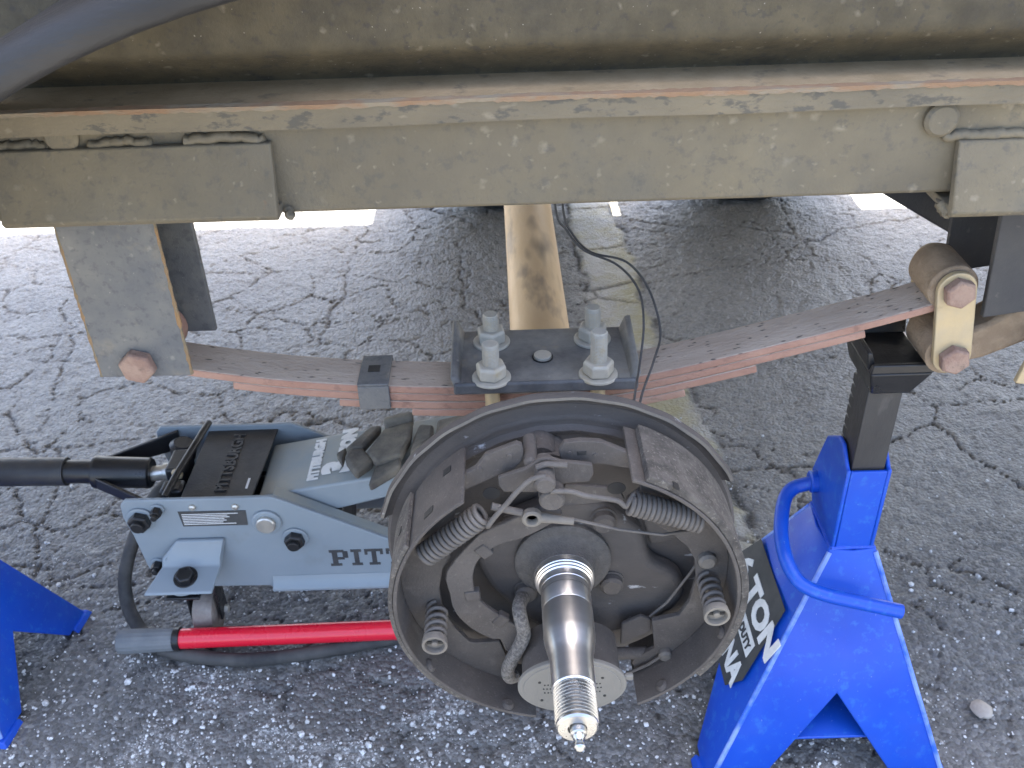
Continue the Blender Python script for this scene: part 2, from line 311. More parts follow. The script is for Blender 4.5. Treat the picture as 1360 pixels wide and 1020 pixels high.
def make_ground():
    x0, x1, y0, y1, st = -1.75, 1.75, .30, 2.75, .0042
    nx, ny = int((x1-x0)/st)+1, int((y1-y0)/st)+1
    gx, gy = np.meshgrid(np.linspace(x0, x1, nx), np.linspace(y0, y1, ny))
    h, c, d, s, q = ground_fields(gx, gy)
    edge = ss(0, .12, np.minimum(np.minimum(gx-x0, x1-gx), np.minimum(gy-y0, y1-gy)))
    h = h*edge; c = c*edge; d = d*edge; s = s*edge
    V = np.stack([gx, gy, h], -1).reshape(-1, 3)
    i = np.arange(nx*ny).reshape(ny, nx)
    F = np.stack([i[:-1, :-1], i[:-1, 1:], i[1:, 1:], i[1:, :-1]], -1).reshape(-1, 4)
    B = 900.
    ring = np.array([(x0, y0, 0), (x1, y0, 0), (x1, y1, 0), (x0, y1, 0), (-B, -B, 0), (B, -B, 0), (B, B, 0), (-B, B, 0)], float)
    n0 = len(V); V = np.vstack([V, ring])
    RF = np.array([(0, 4, 5, 1), (1, 5, 6, 2), (2, 6, 7, 3), (3, 7, 4, 0)])+n0
    F = np.vstack([F, RF])
    me = bpy.data.meshes.new('asphalt_ground'); me.vertices.add(len(V)); me.vertices.foreach_set('co', V.astype(np.float32).ravel())
    me.loops.add(F.size); me.loops.foreach_set('vertex_index', F.astype(np.int32).ravel())
    me.polygons.add(len(F)); me.polygons.foreach_set('loop_start', np.arange(0, F.size, 4, dtype=np.int32))
    me.update(calc_edges=True); me.validate()
    for nme, a in (('crack', c), ('dust', d), ('strip', s), ('near_shade', q)):
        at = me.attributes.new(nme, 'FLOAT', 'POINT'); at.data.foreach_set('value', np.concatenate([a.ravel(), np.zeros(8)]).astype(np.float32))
    me.shade_smooth()
    o = bpy.data.objects.new('asphalt_ground', me); COL.objects.link(o); o['kind'] = 'structure'
    o['label'] = 'dark cracked asphalt with a pale broken strip'
    # material
    M = bpy.data.materials.new('cracked_asphalt'); M.use_nodes = True; n = M.node_tree.nodes; L = M.node_tree.links; b = n['Principled BSDF']
    tc = n.new('ShaderNodeTexCoord').outputs['Object']
    def noise(s_, d_=6):
        t = n.new('ShaderNodeTexNoise'); t.inputs['Scale'].default_value = s_; t.inputs['Detail'].default_value = d_; t.inputs['Roughness'].default_value = .65; L.new(tc, t.inputs['Vector']); return t.outputs['Fac']
    def rng(x, a, c_, l=0., hh=1.):
        t = n.new('ShaderNodeMapRange'); t.inputs[1].default_value = a; t.inputs[2].default_value = c_; t.inputs[3].default_value = l; t.inputs[4].default_value = hh; L.new(x, t.inputs[0]); return t.outputs[0]
    def mix(f, a, c_):
        t = n.new('ShaderNodeMix'); t.data_type = 'RGBA'; L.new(f, t.inputs[0])
        for v, q in ((a, t.inputs[6]), (c_, t.inputs[7])):
            if isinstance(v, tuple): q.default_value = (*v, 1)
            else: L.new(v, q)
        return t.outputs[2]
    def mul(a, c_):
        t = n.new('ShaderNodeMath'); t.operation = 'MULTIPLY'; L.new(a, t.inputs[0])
        if hasattr(c_, 'links'): L.new(c_, t.inputs[1])
        else: t.inputs[1].default_value = c_
        return t.outputs[0]
    def attr(k): t = n.new('ShaderNodeAttribute'); t.attribute_name = k; return t.outputs['Fac']
    col = mix(rng(noise(3.5), .35, .65), (.165, .158, .141), (.232, .221, .198))
    col = mix(mul(attr('near_shade'), rng(noise(14), .30, .55, .55, 1.)), col, (.092, .089, .083))
    vo = n.new('ShaderNodeTexVoronoi'); vo.inputs['Scale'].default_value = 210; L.new(tc, vo.inputs['Vector'])
    sp = n.new('ShaderNodeSeparateColor'); L.new(vo.outputs['Color'], sp.inputs[0])
    col = mix(mul(rng(sp.outputs[0], .45, 1.), .55), col, (.30, .295, .28))
    col = mix(mul(rng(sp.outputs[1], .6, 1.), .6), col, (.09, .09, .09))
    col = mix(rng(noise(260, 3), .60, .70, 0, .5), col, (.22, .215, .205))
    stc = mix(rng(noise(24), .35, .7), (.33, .31, .27), (.42, .40, .36))
    stc = mix(rng(noise(9), .40, .58, 0, .8), stc, (.31, .27, .125))
    col = mix(mul(attr('strip'), rng(noise(30), .2, .38)), col, stc)
    wd = mix(rng(noise(300, 3), .4, .62), (.12, .118, .112), (.46, .45, .43))
    col = mix(mul(attr('dust'), rng(noise(120), .42, .60)), col, wd)
    cc = mix(attr('dust'), (.030, .029, .028), (.26, .25, .24))
    col = mix(mul(attr('crack'), .85), col, cc)
    L.new(col, b.inputs['Base Color']); b.inputs['Specular IOR Level'].default_value = .5
    L.new(rng(noise(40), .3, .7, .32, .52), b.inputs['Roughness'])
    bp = n.new('ShaderNodeBump'); bp.inputs['Strength'].default_value = .8; bp.inputs['Distance'].default_value = .003
    ad = n.new('ShaderNodeMath'); ad.operation = 'ADD'; L.new(noise(190, 5), ad.inputs[0]); L.new(mul(vo.outputs['Distance'], -.9), ad.inputs[1])
    L.new(ad.outputs[0], bp.inputs['Height']); L.new(bp.outputs[0], b.inputs['Normal'])
    me.materials.append(M)
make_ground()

def make_grit():
    rs = np.random.RandomState(8); N = 120000
    x = rs.uniform(-.85, 1.15, N); y = rs.uniform(.40, 1.25, N)
    h, c, d, s, _q = ground_fields(x, y)
    pr = (.035+.10*ss(1.05, .72, y)*ss(.5, .1, x)+.50*d+.04*ss(.95, .7, y))*ss(1.25, 1.0, y)
    k = rs.rand(N) < pr; x, y, h = x[k], y[k], h[k]
    bm = bmesh.new(); bmesh.ops.create_icosphere(bm, subdivisions=1, radius=1); bm.verts.ensure_lookup_table()
    bv = np.array([v.co[:] for v in bm.verts]); bf = np.array([[v.index for v in f.verts] for f in bm.faces]); bm.free()
    n = len(x); sz = np.clip(rs.lognormal(math.log(.00090), .58, n), .0005, .0048)
    sc = sz[:, None]*rs.uniform(.65, 1.25, (n, 3)); sc[:, 2] *= .7
    an = rs.uniform(0, 6.28, n); ca, sa = np.cos(an), np.sin(an)
    j = bv[None]*(1+rs.uniform(-.18, .18, (n, 12, 1)))*sc[:, None, :]
    V = np.stack([j[..., 0]*ca[:, None]-j[..., 1]*sa[:, None]+x[:, None], j[..., 0]*sa[:, None]+j[..., 1]*ca[:, None]+y[:, None], j[..., 2]+(h+sz*.45+.0012)[:, None]], -1).reshape(-1, 3)
    F = (bf[None]+12*np.arange(n)[:, None, None]).reshape(-1, 3)
    me = bpy.data.meshes.new('grit'); me.from_pydata(V.tolist(), [], F.tolist()); me.materials.append(MT['grit'])
    o = bpy.data.objects.new('grit', me); COL.objects.link(o)
    o['kind'] = 'stuff'; o['label'] = 'white stone chips and grit scattered over the dark asphalt'; o['category'] = 'grit'
make_grit()

# ================================================================== TRAILER
tr = thing('trailer', 'dusty grey trailer frame rail and body side above the leaf spring', 'trailer', (0, .64, .62))
b = MB().box(-1.2, 2.6, .6205, .668, .6235, .6995); part('frame_rail', b, 'frame', tr, .003)
# lip along the rail with a slightly wavy edge
b = MB(); n = 240; v = []; f = []
for i in range(n+1):
    x = -1.2+3.8*i/n; w = .0008*math.sin(x*7)+.0006*math.sin(x*23+1)
    for (y, z) in ((.6125, .6865+w), (.6125, .7002+w*.6), (.6140, .7018+w*.6), (.672, .7025), (.672, .6865)): v.append((x, y, z))
for i in range(n):
    for j in range(5): f.append((5*i+j, 5*i+(j+1) % 5, 5*i+5+(j+1) % 5, 5*i+5+j))
b.add(v, f); lip = part('rail_lip', b, 'lip', tr); lip.data.materials.append(MT['ledge'])
for p in lip.data.polygons:
    if p.normal.z > .8: p.material_index = 1
b = MB(); v = []; f = []
for i in range(n*3+1):
    x = -1.2+2.4*i/(n*3); w = .0008*math.sin(x*7)+.0006*math.sin(x*23+1); q = .0004*random.random()
    for (y, z) in ((.6121-q, .6998+w*.6-3*q), (.6119, .7020+w*.6), (.6150+3*q, .7030+w*.3+q), (.618, .7012)): v.append((x, y, z))
for i in range(n*3):
    for j in range(4): f.append((4*i+j, 4*i+(j+1) % 4, 4*i+4+(j+1) % 4, 4*i+4+j))
b.add(v, f); part('rust_edge', b, 'rust_edge', lip, label='rusty top edge of the rail lip')
# body side: lower return leans back under the flat side
prof = [(.6660, .7015), (.6650, .7050), (.6400, .7232), (.6352, .7272), (.6328, .7310), (.6320, .7360), (.632, .75), (.632, 1.42), (.67, 1.42), (.67, .7015)]
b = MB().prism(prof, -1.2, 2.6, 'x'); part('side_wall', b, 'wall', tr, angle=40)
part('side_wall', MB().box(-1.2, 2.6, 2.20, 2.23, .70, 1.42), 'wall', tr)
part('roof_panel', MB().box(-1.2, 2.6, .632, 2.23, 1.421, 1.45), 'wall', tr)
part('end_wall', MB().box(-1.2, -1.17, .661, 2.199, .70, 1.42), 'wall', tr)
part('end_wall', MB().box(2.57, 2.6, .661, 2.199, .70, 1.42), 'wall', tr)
part('floor_panel', MB().box(-1.16, 2.56, .669, 2.19, .698, .72), 'bounce_floor', tr)
part('frame_rail', MB().box(-1.2, 2.6, 2.14, 2.19, .645, .697), 'frame', tr)
for cxm in (-1.1, -.62, 1.1, 1.9): part('crossmember', MB().box(cxm, cxm+.04, .669, 2.139, .64, .697), 'frame', tr)
# mounting plates welded over the rail
def mounting_plate(x0, x1, z0, z1, face):
    p = part('mounting_plate', MB().prism([(face, z0+.004), (face+.003, z0), (.660, z0), (.660, z0+.006), (face+.009, z0+.0065), (.6203, z1-.002), (.6203, z1), (face+.0135, z1)], x0, x1, 'x'), 'frame', tr, .0012)
    return p
mp1 = mounting_plate(-.339, -.1535, .6265, .6765, .600)
mp2 = mounting_plate(.302, .72, .6130, .6630, .600)
def bead(pts, r, parent, name='weld_bead', m='frame'):
    P = spline(pts, 10); rr = [r*(.8+.25*random.random()) for _ in P]; rr[0] *= .4; rr[-1] *= .4
    P = [p+Vector((0, r*.45+random.uniform(-1, 1)*r*.12, random.uniform(-1, 1)*r*.25)) for p in P]
    return part(name, MB().tube(P, rr, 8), m, parent, angle=60)
bead([(-.275, .617, .677), (-.25, .617, .679), (-.232, .617, .677)], .0036, mp1)
bead([(-.212, .617, .678), (-.185, .617, .6795), (-.158, .617, .677)], .0042, mp1)
bead([(-.34, .618, .678), (-.32, .618, .678), (-.30, .618, .677)], .004, mp1)
bead([(.292, .618, .664), (.32, .617, .6655), (.36, .617, .6645), (.42, .617, .6655)], .0040, mp2)
bead([(.300, .616, .618), (.302, .612, .614), (.304, .606, .613)], .004, mp2)
bead([(-.150, .616, .627), (-.148, .612, .625)], .004, mp1)
for xx, zz in ((-.2905, .6835), (.2885, .6765)):
    part('round_plug', MB().lathe([(0, .0115), (.0040, .0115), (.0060, .0092)], (xx, .621, zz), (0, -1, 0), 28), 'frame', tr)
# left hanger: folded channel with a pivot bolt
hg = MB()
hg.prism([(-.3245, .6215), (-.3245, .600), (-.3242, .4815), (-.2530, .4805), (-.2530, .6215)], .640, .6455)
hg.prism([(-.3240, .6212), (-.3240, .482), (-.2500, .481), (-.2500, .6212)], .7085, .714)
hg.box(-.3242, -.3185, .6457, .7083, .50, .6212)
h1 = part('spring_hanger', hg, 'hanger', tr, .0012, label='bluish grey hanger with rusty pivot bolt')
bead([(-.322, .636, .621), (-.305, .633, .6235), (-.292, .636, .621)], .0040, h1, m='weld')
bead([(-.274, .636, .6205), (-.262, .631, .623), (-.249, .636, .6205)], .0050, h1, m='weld')
for (xa, xb) in ((-.3243, -.3240), (-.2532, -.2532)):
    P_ = [(xa+(xb-xa)*k/30, .6412, .618-.136*k/30) for k in range(31)]
    part('rust_edge', MB().tube(P_, [.0009+.0012*random.random() for _ in P_], 6), 'weld', h1)
bt = MB().hexh((-.2917, .640, .4934), (0, -1, 0), .0142, .0095); part('bolt', bt, 'rust_bolt', h1, .001)
# centre hanger beside the equaliser
hg = MB().hexa([(.362, .648, .612), (.3705, .648, .506), (.47, .648, .520), (.50, .648, .612)], [(.362, .654, .612), (.3705, .654, .506), (.47, .654, .520), (.50, .654, .612)])
hg.hexa([(.362, .725, .612), (.3705, .725, .506), (.47, .725, .520), (.50, .725, .612)], [(.362, .731, .612), (.3705, .731, .506), (.47, .731, .520), (.50, .731, .612)])
hg.box(.372, .49, .6545, .7245, .600, .612)
h2 = part('spring_hanger', hg, 'shadow_paint', tr, .001, label='centre hanger at the right edge, shade painted into its colour')
part('brace', MB().hexa([(.335, .80, .548), (.56, .80, .415), (.60, .80, .52), (.44, .80, .622), (.335, .80, .622)], [(.335, .815, .548), (.56, .815, .415), (.60, .815, .52), (.44, .815, .622), (.335, .815, .622)]), 'shadow_paint', tr, .002)
# fender: curved left end then level to the right
fp = []
for i in range(25):
    t = R(180-38-i*(52/24)) if i < 25 else 0
    fp.append((-.01+.505*math.cos(R(150-i*60/24)), .305+.505*math.sin(R(150-i*60/24))))
fp = fp[:21]
b = MB(); v = []; f = []
def nrm(i):
    a = fp[max(i-1, 0)]; c = fp[min(i+1, len(fp)-1)]; t = Vector((c[0]-a[0], c[1]-a[1])).normalized(); return (-t.y, t.x)
cs = [(.4500, 0.), (.4460, .001), (.4445, .004), (.4445, .010), (.4470, .0165), (.4530, .0205), (.462, .022), (.6315, .024), (.6315, .021), (.462, .019), (.455, .0165), (.4500, .008)]
for i, p in enumerate(fp):
    a = nrm(i)
    for (y, k) in cs: v.append((p[0]+a[0]*k, y, p[1]+a[1]*k))
m_ = len(cs)
for i in range(len(fp)-1):
    for j in range(m_): f.append((m_*i+j, m_*i+(j+1) % m_, m_*i+m_+(j+1) % m_, m_*i+m_+j))
f += [tuple(range(m_)), tuple(range((len(fp)-1)*m_, len(fp)*m_))[::-1]]
part('fender', b.add(v, f), 'fender', tr, angle=50)

# ================================================================== LEAF SPRING
YF, YR = .660, .700
ZT = [(-.335, .4890), (-.26, .4715), (-.20, .4600), (-.138, .4520), (-.055, .4462), (.03, .4450), (.085, .4470), (.14, .4585), (.195, .4725), (.25, .4865), (.326, .5075), (.36, .5190)]
zx = np.array([p[0] for p in ZT]); zz_ = np.array([p[1]+.0025 for p in ZT])
fx_ = np.linspace(-.335, .36, 140); fz_ = np.interp(fx_, zx, zz_)
for _ in range(30): fz_[1:-1] = (fz_[:-2]+fz_[1:-1]*2+fz_[2:])/4
def ztop(x): return float(np.interp(x, fx_, fz_))
ls = thing('leaf_spring', 'rusty leaf spring with stepped leaves spanning hanger to shackle', 'leaf spring', (.03, .68, .42))
TL = .0076
def leaf(x0, x1, lvl, inset=0.):
    b = MB(); n = 70; v = []; f = []
    for i in range(n+1):
        x = x0+(x1-x0)*i/n; dz = (ztop(x+.004)-ztop(x-.004))/.008; c = 1/math.hypot(1, dz); nx, nz = -dz*c, c
        for (y, t) in ((YF+inset, -lvl*TL-.0004), (YF+inset, -(lvl+1)*TL), (YR-inset, -(lvl+1)*TL), (YR-inset, -lvl*TL-.0004)):
            v.append((x+nx*t, y, ztop(x)+nz*t))
    for i in range(n):
        for j in range(4): f.append((4*i+j, 4*i+(j+1) % 4, 4*i+4+(j+1) % 4, 4*i+4+j))
    f += [(0, 1, 2, 3), (4*n+3, 4*n+2, 4*n+1, 4*n)]
    o = part('leaf', b.add(v, f), 'leaf', ls, .0012)
    o.data.materials.append(MT['leaf_top'])
    for p in o.data.polygons:
        if p.normal.z > .8: p.material_index = 1
    return o
l0 = leaf(-.30, .338, 0); leaf(-.2275, .2830, 1, .0004); leaf(-.1425, .197, 2, 0.); leaf(-.083, .1385, 3, .0003)
part('eye', MB().lathe([(0, .0130), (0, .0215), (.042, .0215), (.042, .0130), (0, .0130)], (-.2917, .6595, .4925), (0, 1, 0), 36), 'leaf', ls)
e2 = MB().lathe([(0, .0120), (0, .0186), (.001, .0196), (.0415, .0196), (.0425, .0186), (.0425, .0120), (0, .0120)], (.3470, .6590, .5270), (0, 1, 0), 40)
part('eye', e2, 'rust', ls, label='rusty rolled eye at the shackle end')
# rebound clip
cz = ztop(-.114)
b = MB(); 
b.box(-.1275, -.1015, YF-.003, YR+.003, cz+.0006, cz+.0028).box(-.1275, -.1015, YF-.003, YF-.0006, cz-.0225, cz+.0005).box(-.1275, -.1015, YR+.0006, YR+.003, cz-.0225, cz+.0005)
cl = part('rebound_clip', b, 'hanger', ls, .001)
part('clip_slot', MB().box(-.1205, -.1105, .676, .686, cz+.0029, cz+.0032), 'dark', cl)

# ================================================================== AXLE
AX, AZ = .033, .3935
ax = thing('axle', 'axle with tan zinc tube and bright machined spindle stub', 'axle', (AX, .7, AZ))
tb = []
for i in range(40):
    y = .54+i*(2.02-.54)/39; tb.append((AX-.006*(y-.5)/.65*1., y, AZ+.001))
part('axle_tube', MB().tube(tb, .0300, 40), 'tube', ax)
part('spring_seat', MB().box(AX-.05, AX+.045, .652, .708, AZ+.022, .4212), 'rust', ax, .002)
sp_prof = [(-.010, .0352), (0, .0352), (.0012, .0340), (.0020, .0315), (.0016, .0300), (.0022, .0275), (.0042, .0250), (.009, .0228), (.0140, .0218)]
part('hub_flange', MB().lathe(sp_prof, (AX, .5085, AZ), (0, -1, 0), 64), 'flange', ax, angle=40)
prof = [(.013, .0214), (.0190, .0212), (.0195, .0206), (.0210, .0206), (.0217, .0196), (.0230, .0195), (.0237, .0185), (.026, .0178), (.0285, .0177), (.029, .0174), (.0475, .0174), (.0480, .01715), (.0488, .0174),
        (.0700, .01735), (.074, .0171), (.080, .0160), (.0860, .01485), (.090, .0143), (.0935, .01415), (.1135, .0141), (.1145, .0134)]
spn = part('spindle', MB().lathe(prof, (AX, .5085, AZ), (0, -1, 0), 72), 'steel', ax, angle=28)
tp = []; s0 = .1140
for i in range(10):
    t = s0+i*.00250; tp += [(t, .0116), (t+.0009, .01345), (t+.00125, .01345), (t+.00215, .0116)]
tp = [(.1135, .0123)]+tp+[(s0+.0250, .0131), (s0+.0268, .0131), (s0+.0280, .0118), (s0+.0283, .0060), (s0+.0262, .0050)]
part('thread', MB().lathe(tp, (AX, .5085, AZ), (0, -1, 0), 56), 'thread', spn, angle=25)
gp = [(.136, .0052), (.1420, .0050), (.1428, .0040), (.1450, .0038), (.1462, .0028), (.1480, .0026), (.1492, .0034), (.1512, .0034), (.1524, .0022)]
part('grease_fitting', MB().lathe(gp, (AX+.0005, .5045, AZ), (0, -1, 0), 20), 'thread', spn, angle=40)

# ================================================================== TIE PLATE AND U-BOLTS
PT = .4600
tpl = thing('tie_plate', 'black tie plate with four threaded u-bolt ends and nuts', 'tie plate', (.028, .68, .45))
px0, px1, py0, py1 = -.0485, .1035, .6450, .7330
b = MB().hexa([(px0+.004, py0, PT-.0075), (px1-.004, py0, PT-.0075), (px1-.004, py1, PT-.0075), (px0+.004, py1, PT-.0075)],
              [(px0+.004, py0, PT), (px1-.004, py0, PT), (px1-.004, py1, PT), (px0+.004, py1, PT)])
pl = part('plate', b, 'plate', tpl, .003)
for (xa, xb, xt) in ((px0+.0105, px0+.003, px0-.002), (px1-.0105, px1-.003, px1+.002)):
    s = 1 if xb > xa else -1
    fl = MB().hexa([(xa, py0+.003, PT-.006), (xb, py0+.001, PT-.007), (xt, py0+.002, PT+.0055), (xt-s*.006, py0+.004, PT+.0055)],
                   [(xa, py1-.003, PT-.006), (xb, py1-.001, PT-.007), (xt, py1-.004, PT+.0140), (xt-s*.006, py1-.006, PT+.0140)])
    part('flange', fl, 'plate', tpl, .0022)
part('front_lip', MB().hexa([(px0+.001, py0-.0022, PT-.0085), (px1-.001, py0-.0022, PT-.0085), (px1-.001, py0+.004, PT-.0085), (px0+.001, py0+.004, PT-.0085)],
    [(px0+.001, py0-.0022, PT+.0022), (px1-.001, py0-.0022, PT+.0022), (px1-.002, py0+.002, PT+.0022), (px0+.002, py0+.002, PT+.0022)]), 'plate_edge', tpl, .0022)
part('shim', MB().box(-.045, .10,   .661, .699, .4478, PT-.0076), 'plate', tpl, .001)
part('centre_bolt', MB().cyl((.0265, .6835, PT-.001), (0, 0, 1), .0075, .0042, 24), 'zinc', tpl)
part('hole_rim', MB().lathe([(0, .0088), (.0013, .0088), (.0013, .0080), (0, .0080)], (.0265, .6835, PT-.0003), (0, 0, 1), 24), 'dark', tpl)
UX = (-.0165, .0705)
for yb, zt in ((.6535, (.4935, .5020)), (.7095, (.4890, .4925))):
    path = [(UX[0], yb, zt[0]-.004)]+[(UX[0], yb, .40)]
    for i in range(1, 12):
        t = math.pi*i/12; path.append((.027-.0435*math.cos(t), yb, .392-.034*math.sin(t)))
    path += [(UX[1], yb, .40), (UX[1], yb, zt[1]-.004)]
    ub = part('u_bolt', MB().tube(path, .0062, 16), 'gold', tpl)
    for k in (0, 1):
        x = UX[k]; tl = zt[k]; tz = []; t = PT+.010
        while t < tl-.001: tz += [(t, .0061), (t+.0006, .0069), (t+.0011, .0061)]; t += .0013
        part('threaded_end', MB().lathe([(PT+.008, .0061)]+tz+[(tl, .0058)], (x, yb, 0), (0, 0, 1), 20), 'zinc', ub, angle=20)
        part('washer', MB().lathe([(0, .0160), (.0016, .0160), (.0022, .0153)], (x, yb, PT+.0004), (0, 0, 1), 32), 'zinc', ub)
        part('nut', MB().lathe([(0, .0118), (.0012, .0128), (.0098, .0128), (.0118, .0112)], (x, yb, PT+.0028), (0, 0, 1), 6, phase=random.random()), 'zinc', ub, .0008)

# ================================================================== SHACKLE AND EQUALISER
shk = thing('shackle', 'gold zinc shackle link with two rusty hex bolts at spring end', 'shackle', (.352, .652, .46))
for yy in (.6525, .7030):
    ps = []
    ca, cb = Vector((.3475, .5285)), Vector((.3573, .4673)); d = (cb-ca).normalized(); nrm2 = Vector((d.y, -d.x)); hw = .0152
    for i in range(13): t = math.pi*i/12; ps.append(tuple(ca+nrm2*(hw*math.cos(t))*-1-d*(hw*math.sin(t))))
    for i in range(13): t = math.pi*i/12; ps.append(tuple(cb+nrm2*(hw*math.cos(t))+d*(hw*math.sin(t))))
    part('link', MB().prism(ps, yy, yy+.0052), 'gold', shk, .0008)
for c in (ca, cb): part('bolt', MB().hexh((c.x, .6522, c.y), (0, -1, 0), .0125, .0085).cyl((c.x, .6523, c.y), (0, 1, 0), .0068, .055), 'rust_bolt', shk, .001)
eq = thing('equalizer', 'dirty brown equalizer bar behind the shackle at right edge', 'equalizer', (.40, .68, .45))
part('eye', MB().lathe([(0, .008), (0, .0195), (.043, .0195), (.043, .008), (0, .008)], (.3573, .659, .4673), (0, 1, 0), 32), 'rust', eq)
part('bar', MB().prism([(.360, .4815), (.385, .490), (.41, .5080), (.45, .525), (.52, .515), (.52, .47), (.45, .478), (.42, .472), (.39, .458), (.360, .450)], .664, .697), 'rust', eq, .004)
lk2 = thing('shackle', 'gold zinc shackle link half cut by the right picture edge', 'shackle', (.425, .65, .44))
ps = [(.4080, .448), (.4190, .505), (.445, .50), (.434, .443)]
part('link', MB().prism(ps, .6405, .6455), 'gold', lk2, .001)
part('bolt', MB().hexh((.4300, .640, .478), (0, -1, 0), .0115, .008), 'rust_bolt', lk2, .001)

# ================================================================== DRUM BRAKE
br = thing('drum_brake', 'dusty open drum brake with two shoes around the spindle', 'drum brake', (AX, .50, AZ-.13))
BC = (AX, AZ)
def uv(p): return [(AX+a, AZ+c) for a, c in p]
bpo = part('backing_plate', MB().lathe([(0, .127), (.0030, .129), (.005, .129), (.006, .126)], (AX, .5285, AZ), (0, 1, 0), 96), 'backing', br)
# rolled lip over the top of the plate
b = MB(); v = []; f = []; n = 90
pr = [(.1000, .5300), (.1030, .5266), (.1065, .5256), (.1090, .5272), (.1105, .5292), (.1130, .5282), (.1170, .5280), (.1195, .5298), (.1250, .5300), (.1300, .5272), (.1320, .5245), (.1330, .5235), (.1352, .5235), (.1357, .5243), (.1357, .5300), (.1335, .5305), (.1300, .5350)]
for i in range(n+1):
    t = R(26+(165-26)*i/n); wob = .0003*math.sin(i*.7)
    for (r_, y) in pr: v.append((AX+(r_+wob)*math.cos(t), y, AZ+(r_+wob)*math.sin(t)))
m_ = len(pr)
for i in range(n):
    for j in range(m_): f.append((m_*i+j, m_*i+(j+1) % m_, m_*i+m_+(j+1) % m_, m_*i+m_+j))
f += [tuple(range(m_)), tuple(range(n*m_, n*m_+m_))[::-1]]
rimo = part('rim', b.add(v, f), 'backing', br, angle=40)
rimo.data.materials.append(MT['rim'])
for p in rimo.data.polygons:
    c = p.center+ORG[br]
    if .1318 < math.hypot(c.x-AX, c.z-AZ) < .1353 and c.y < .5238: p.material_index = 1
# raised centre of the plate
plat = [(.030, .050), (.053, .026), (.059, .017), (.066, -.006), (.082, -.018), (.090, -.028), (.0925, -.0415), (.088, -.0546), (.078, -.065), (.0567, -.077), (.028, -.084), (-.005, -.080), (-.030, -.062), (-.0533, -.030), (-.0634, -.001), (-.059, .019), (-.034, .040), (-.004, .052)]
part('centre_boss', MB().prism(uv([(p.x, p.y) for p in spline([(a, c, 0) for a, c in plat+plat[:1]], 4)[:-1]]), .5125, .530), 'backing', br, .0065, 4)
part('pressed_pad', MB().prism(uv([(.0545, .040), (.080, .026), (.086, .004), (.066, -.001)]), .5245, .5290), 'backing', br, .003, 3)
for (a, c, r_) in ((.0362, -.024, .0085), (.0290, .038, .0085), (-.0275, -.0300, .0080), (-.036, .036, .008)):
    part('flange_bolt', MB().lathe([(0, r_*1.15), (.0015, r_*1.15), (.0018, r_), (.0065, r_), (.0085, r_*.75)], (AX+a, .5128, AZ+c), (0, -1, 0), 24), 'brake', br)
# shoes
Y0, Y1 = .4640, .5210
def arcpts(r_, a0, a1, n=24): return [(r_*math.cos(R(a0+(a1-a0)*i/n)), r_*math.sin(R(a0+(a1-a0)*i/n))) for i in range(n+1)]
sr = part('brake_shoe', MB().prism(uv([(-.0040, .1140), (-.0005, .1200), (.010, .1212), (.023, .1198), (.036, .1130)]+arcpts(.1172, 68, -62)+
    [(.0540, -.0985), (.0525, -.0955), (.0540, -.0905), (.0690, -.0790), (.0655, -.0490), (.0855, -.0440), (.0920, -.0293), (.0950, -.0057), (.0925, .0127), (.0865, .0249), (.0750, .0375), (.0556, .0530), (.0415, .0628), (.0422, .0704), (.0510, .0781), (.0495, .0849), (.0482, .0929), (.0458, .0963), (.0277, .1008), (.0012, .1035), (-.0030, .1075)]), .4940, .4985), 'brake', br, .0007, label='secondary shoe with long lining')
sl_ = part('brake_shoe', MB().prism(uv([(-.0279, .1188), (-.0313, .1206), (-.0517, .1120)]+arcpts(.1172, 120, 250)+
    [(-.0410, -.1080), (-.0440, -.0818), (-.0485, -.0655), (-.0665, -.0668), (-.0711, -.0655), (-.0818, -.0490), (-.0890, -.0285), (-.0900, -.0085), (-.0860, .0113), (-.0800, .022), (-.0760, .045), (-.0740, .0665), (-.0718, .0801), (-.0328, .1003), (-.0280, .1060), (-.0268, .1130)]), .4940, .4985), 'brake', br, .0007, label='primary shoe with short lining')
part('shoe_table', MB().arc(.1170, .1196, 70, -63, Y0, Y1, BC, 64), 'brake', sr, .0006)
part('shoe_table', MB().arc(.1170, .1196, 124, 259, Y0, Y1, BC, 64), 'brake', sl_, .0006)
part('lining', MB().arc(.1198, .1252, 66, -38, Y0+.001, Y1-.001, BC, 60), 'lining', sr, .0006)
part('lining', MB().arc(.1198, .1232, 150, 232, Y0+.001, Y1-.001, BC, 50), 'lining', sl_, .0006)
# notched tabs of the tables, slots and rivets in the webs
for (a, c, w, h, sh) in ((.0110, .1115, .0042, .0022, sr), (.0030, .1120, .0016, .0014, sr), (.0200, .1095, .0016, .0014, sr), (-.0360, .1110, .0020, .0016, sl_), (-.0560, .1005, .0022, .0020, sl_), (-.080, .077, .0022, .0022, sl_)):
    part('web_slot', MB().lathe([(0, 1), (.0004, 1), (.0008, .85)], (AX+a, .4940, AZ+c), (0, -1, 0), 4 if w > .003 else 10, a=(w, h), phase=.785), 'brake' if w < .003 else 'dark', sh)
for (a, c, r_, sh) in ((.1010, .0135, .0066, sr), (.0770, -.0840, .0052, sr)):
    part('web_pin', MB().lathe([(0, r_), (.0035, r_), (.0055, r_*.7)], (AX+a, .4940, AZ+c), (0, -1, 0), 24), 'rim', sh)
for (t, rr_, w_, y_) in ((139, .1197, 2.2, .478), (131, .1197, 1.6, .506), (156, .1234, .9, .492), (57, .1253, 1.0, .4655)):
    part('table_slot', MB().arc(rr_-.0006, rr_+.0004, t-w_, t+w_, y_-.003, y_+.003, BC, 6), 'dark', sl_ if t > 90 else sr)
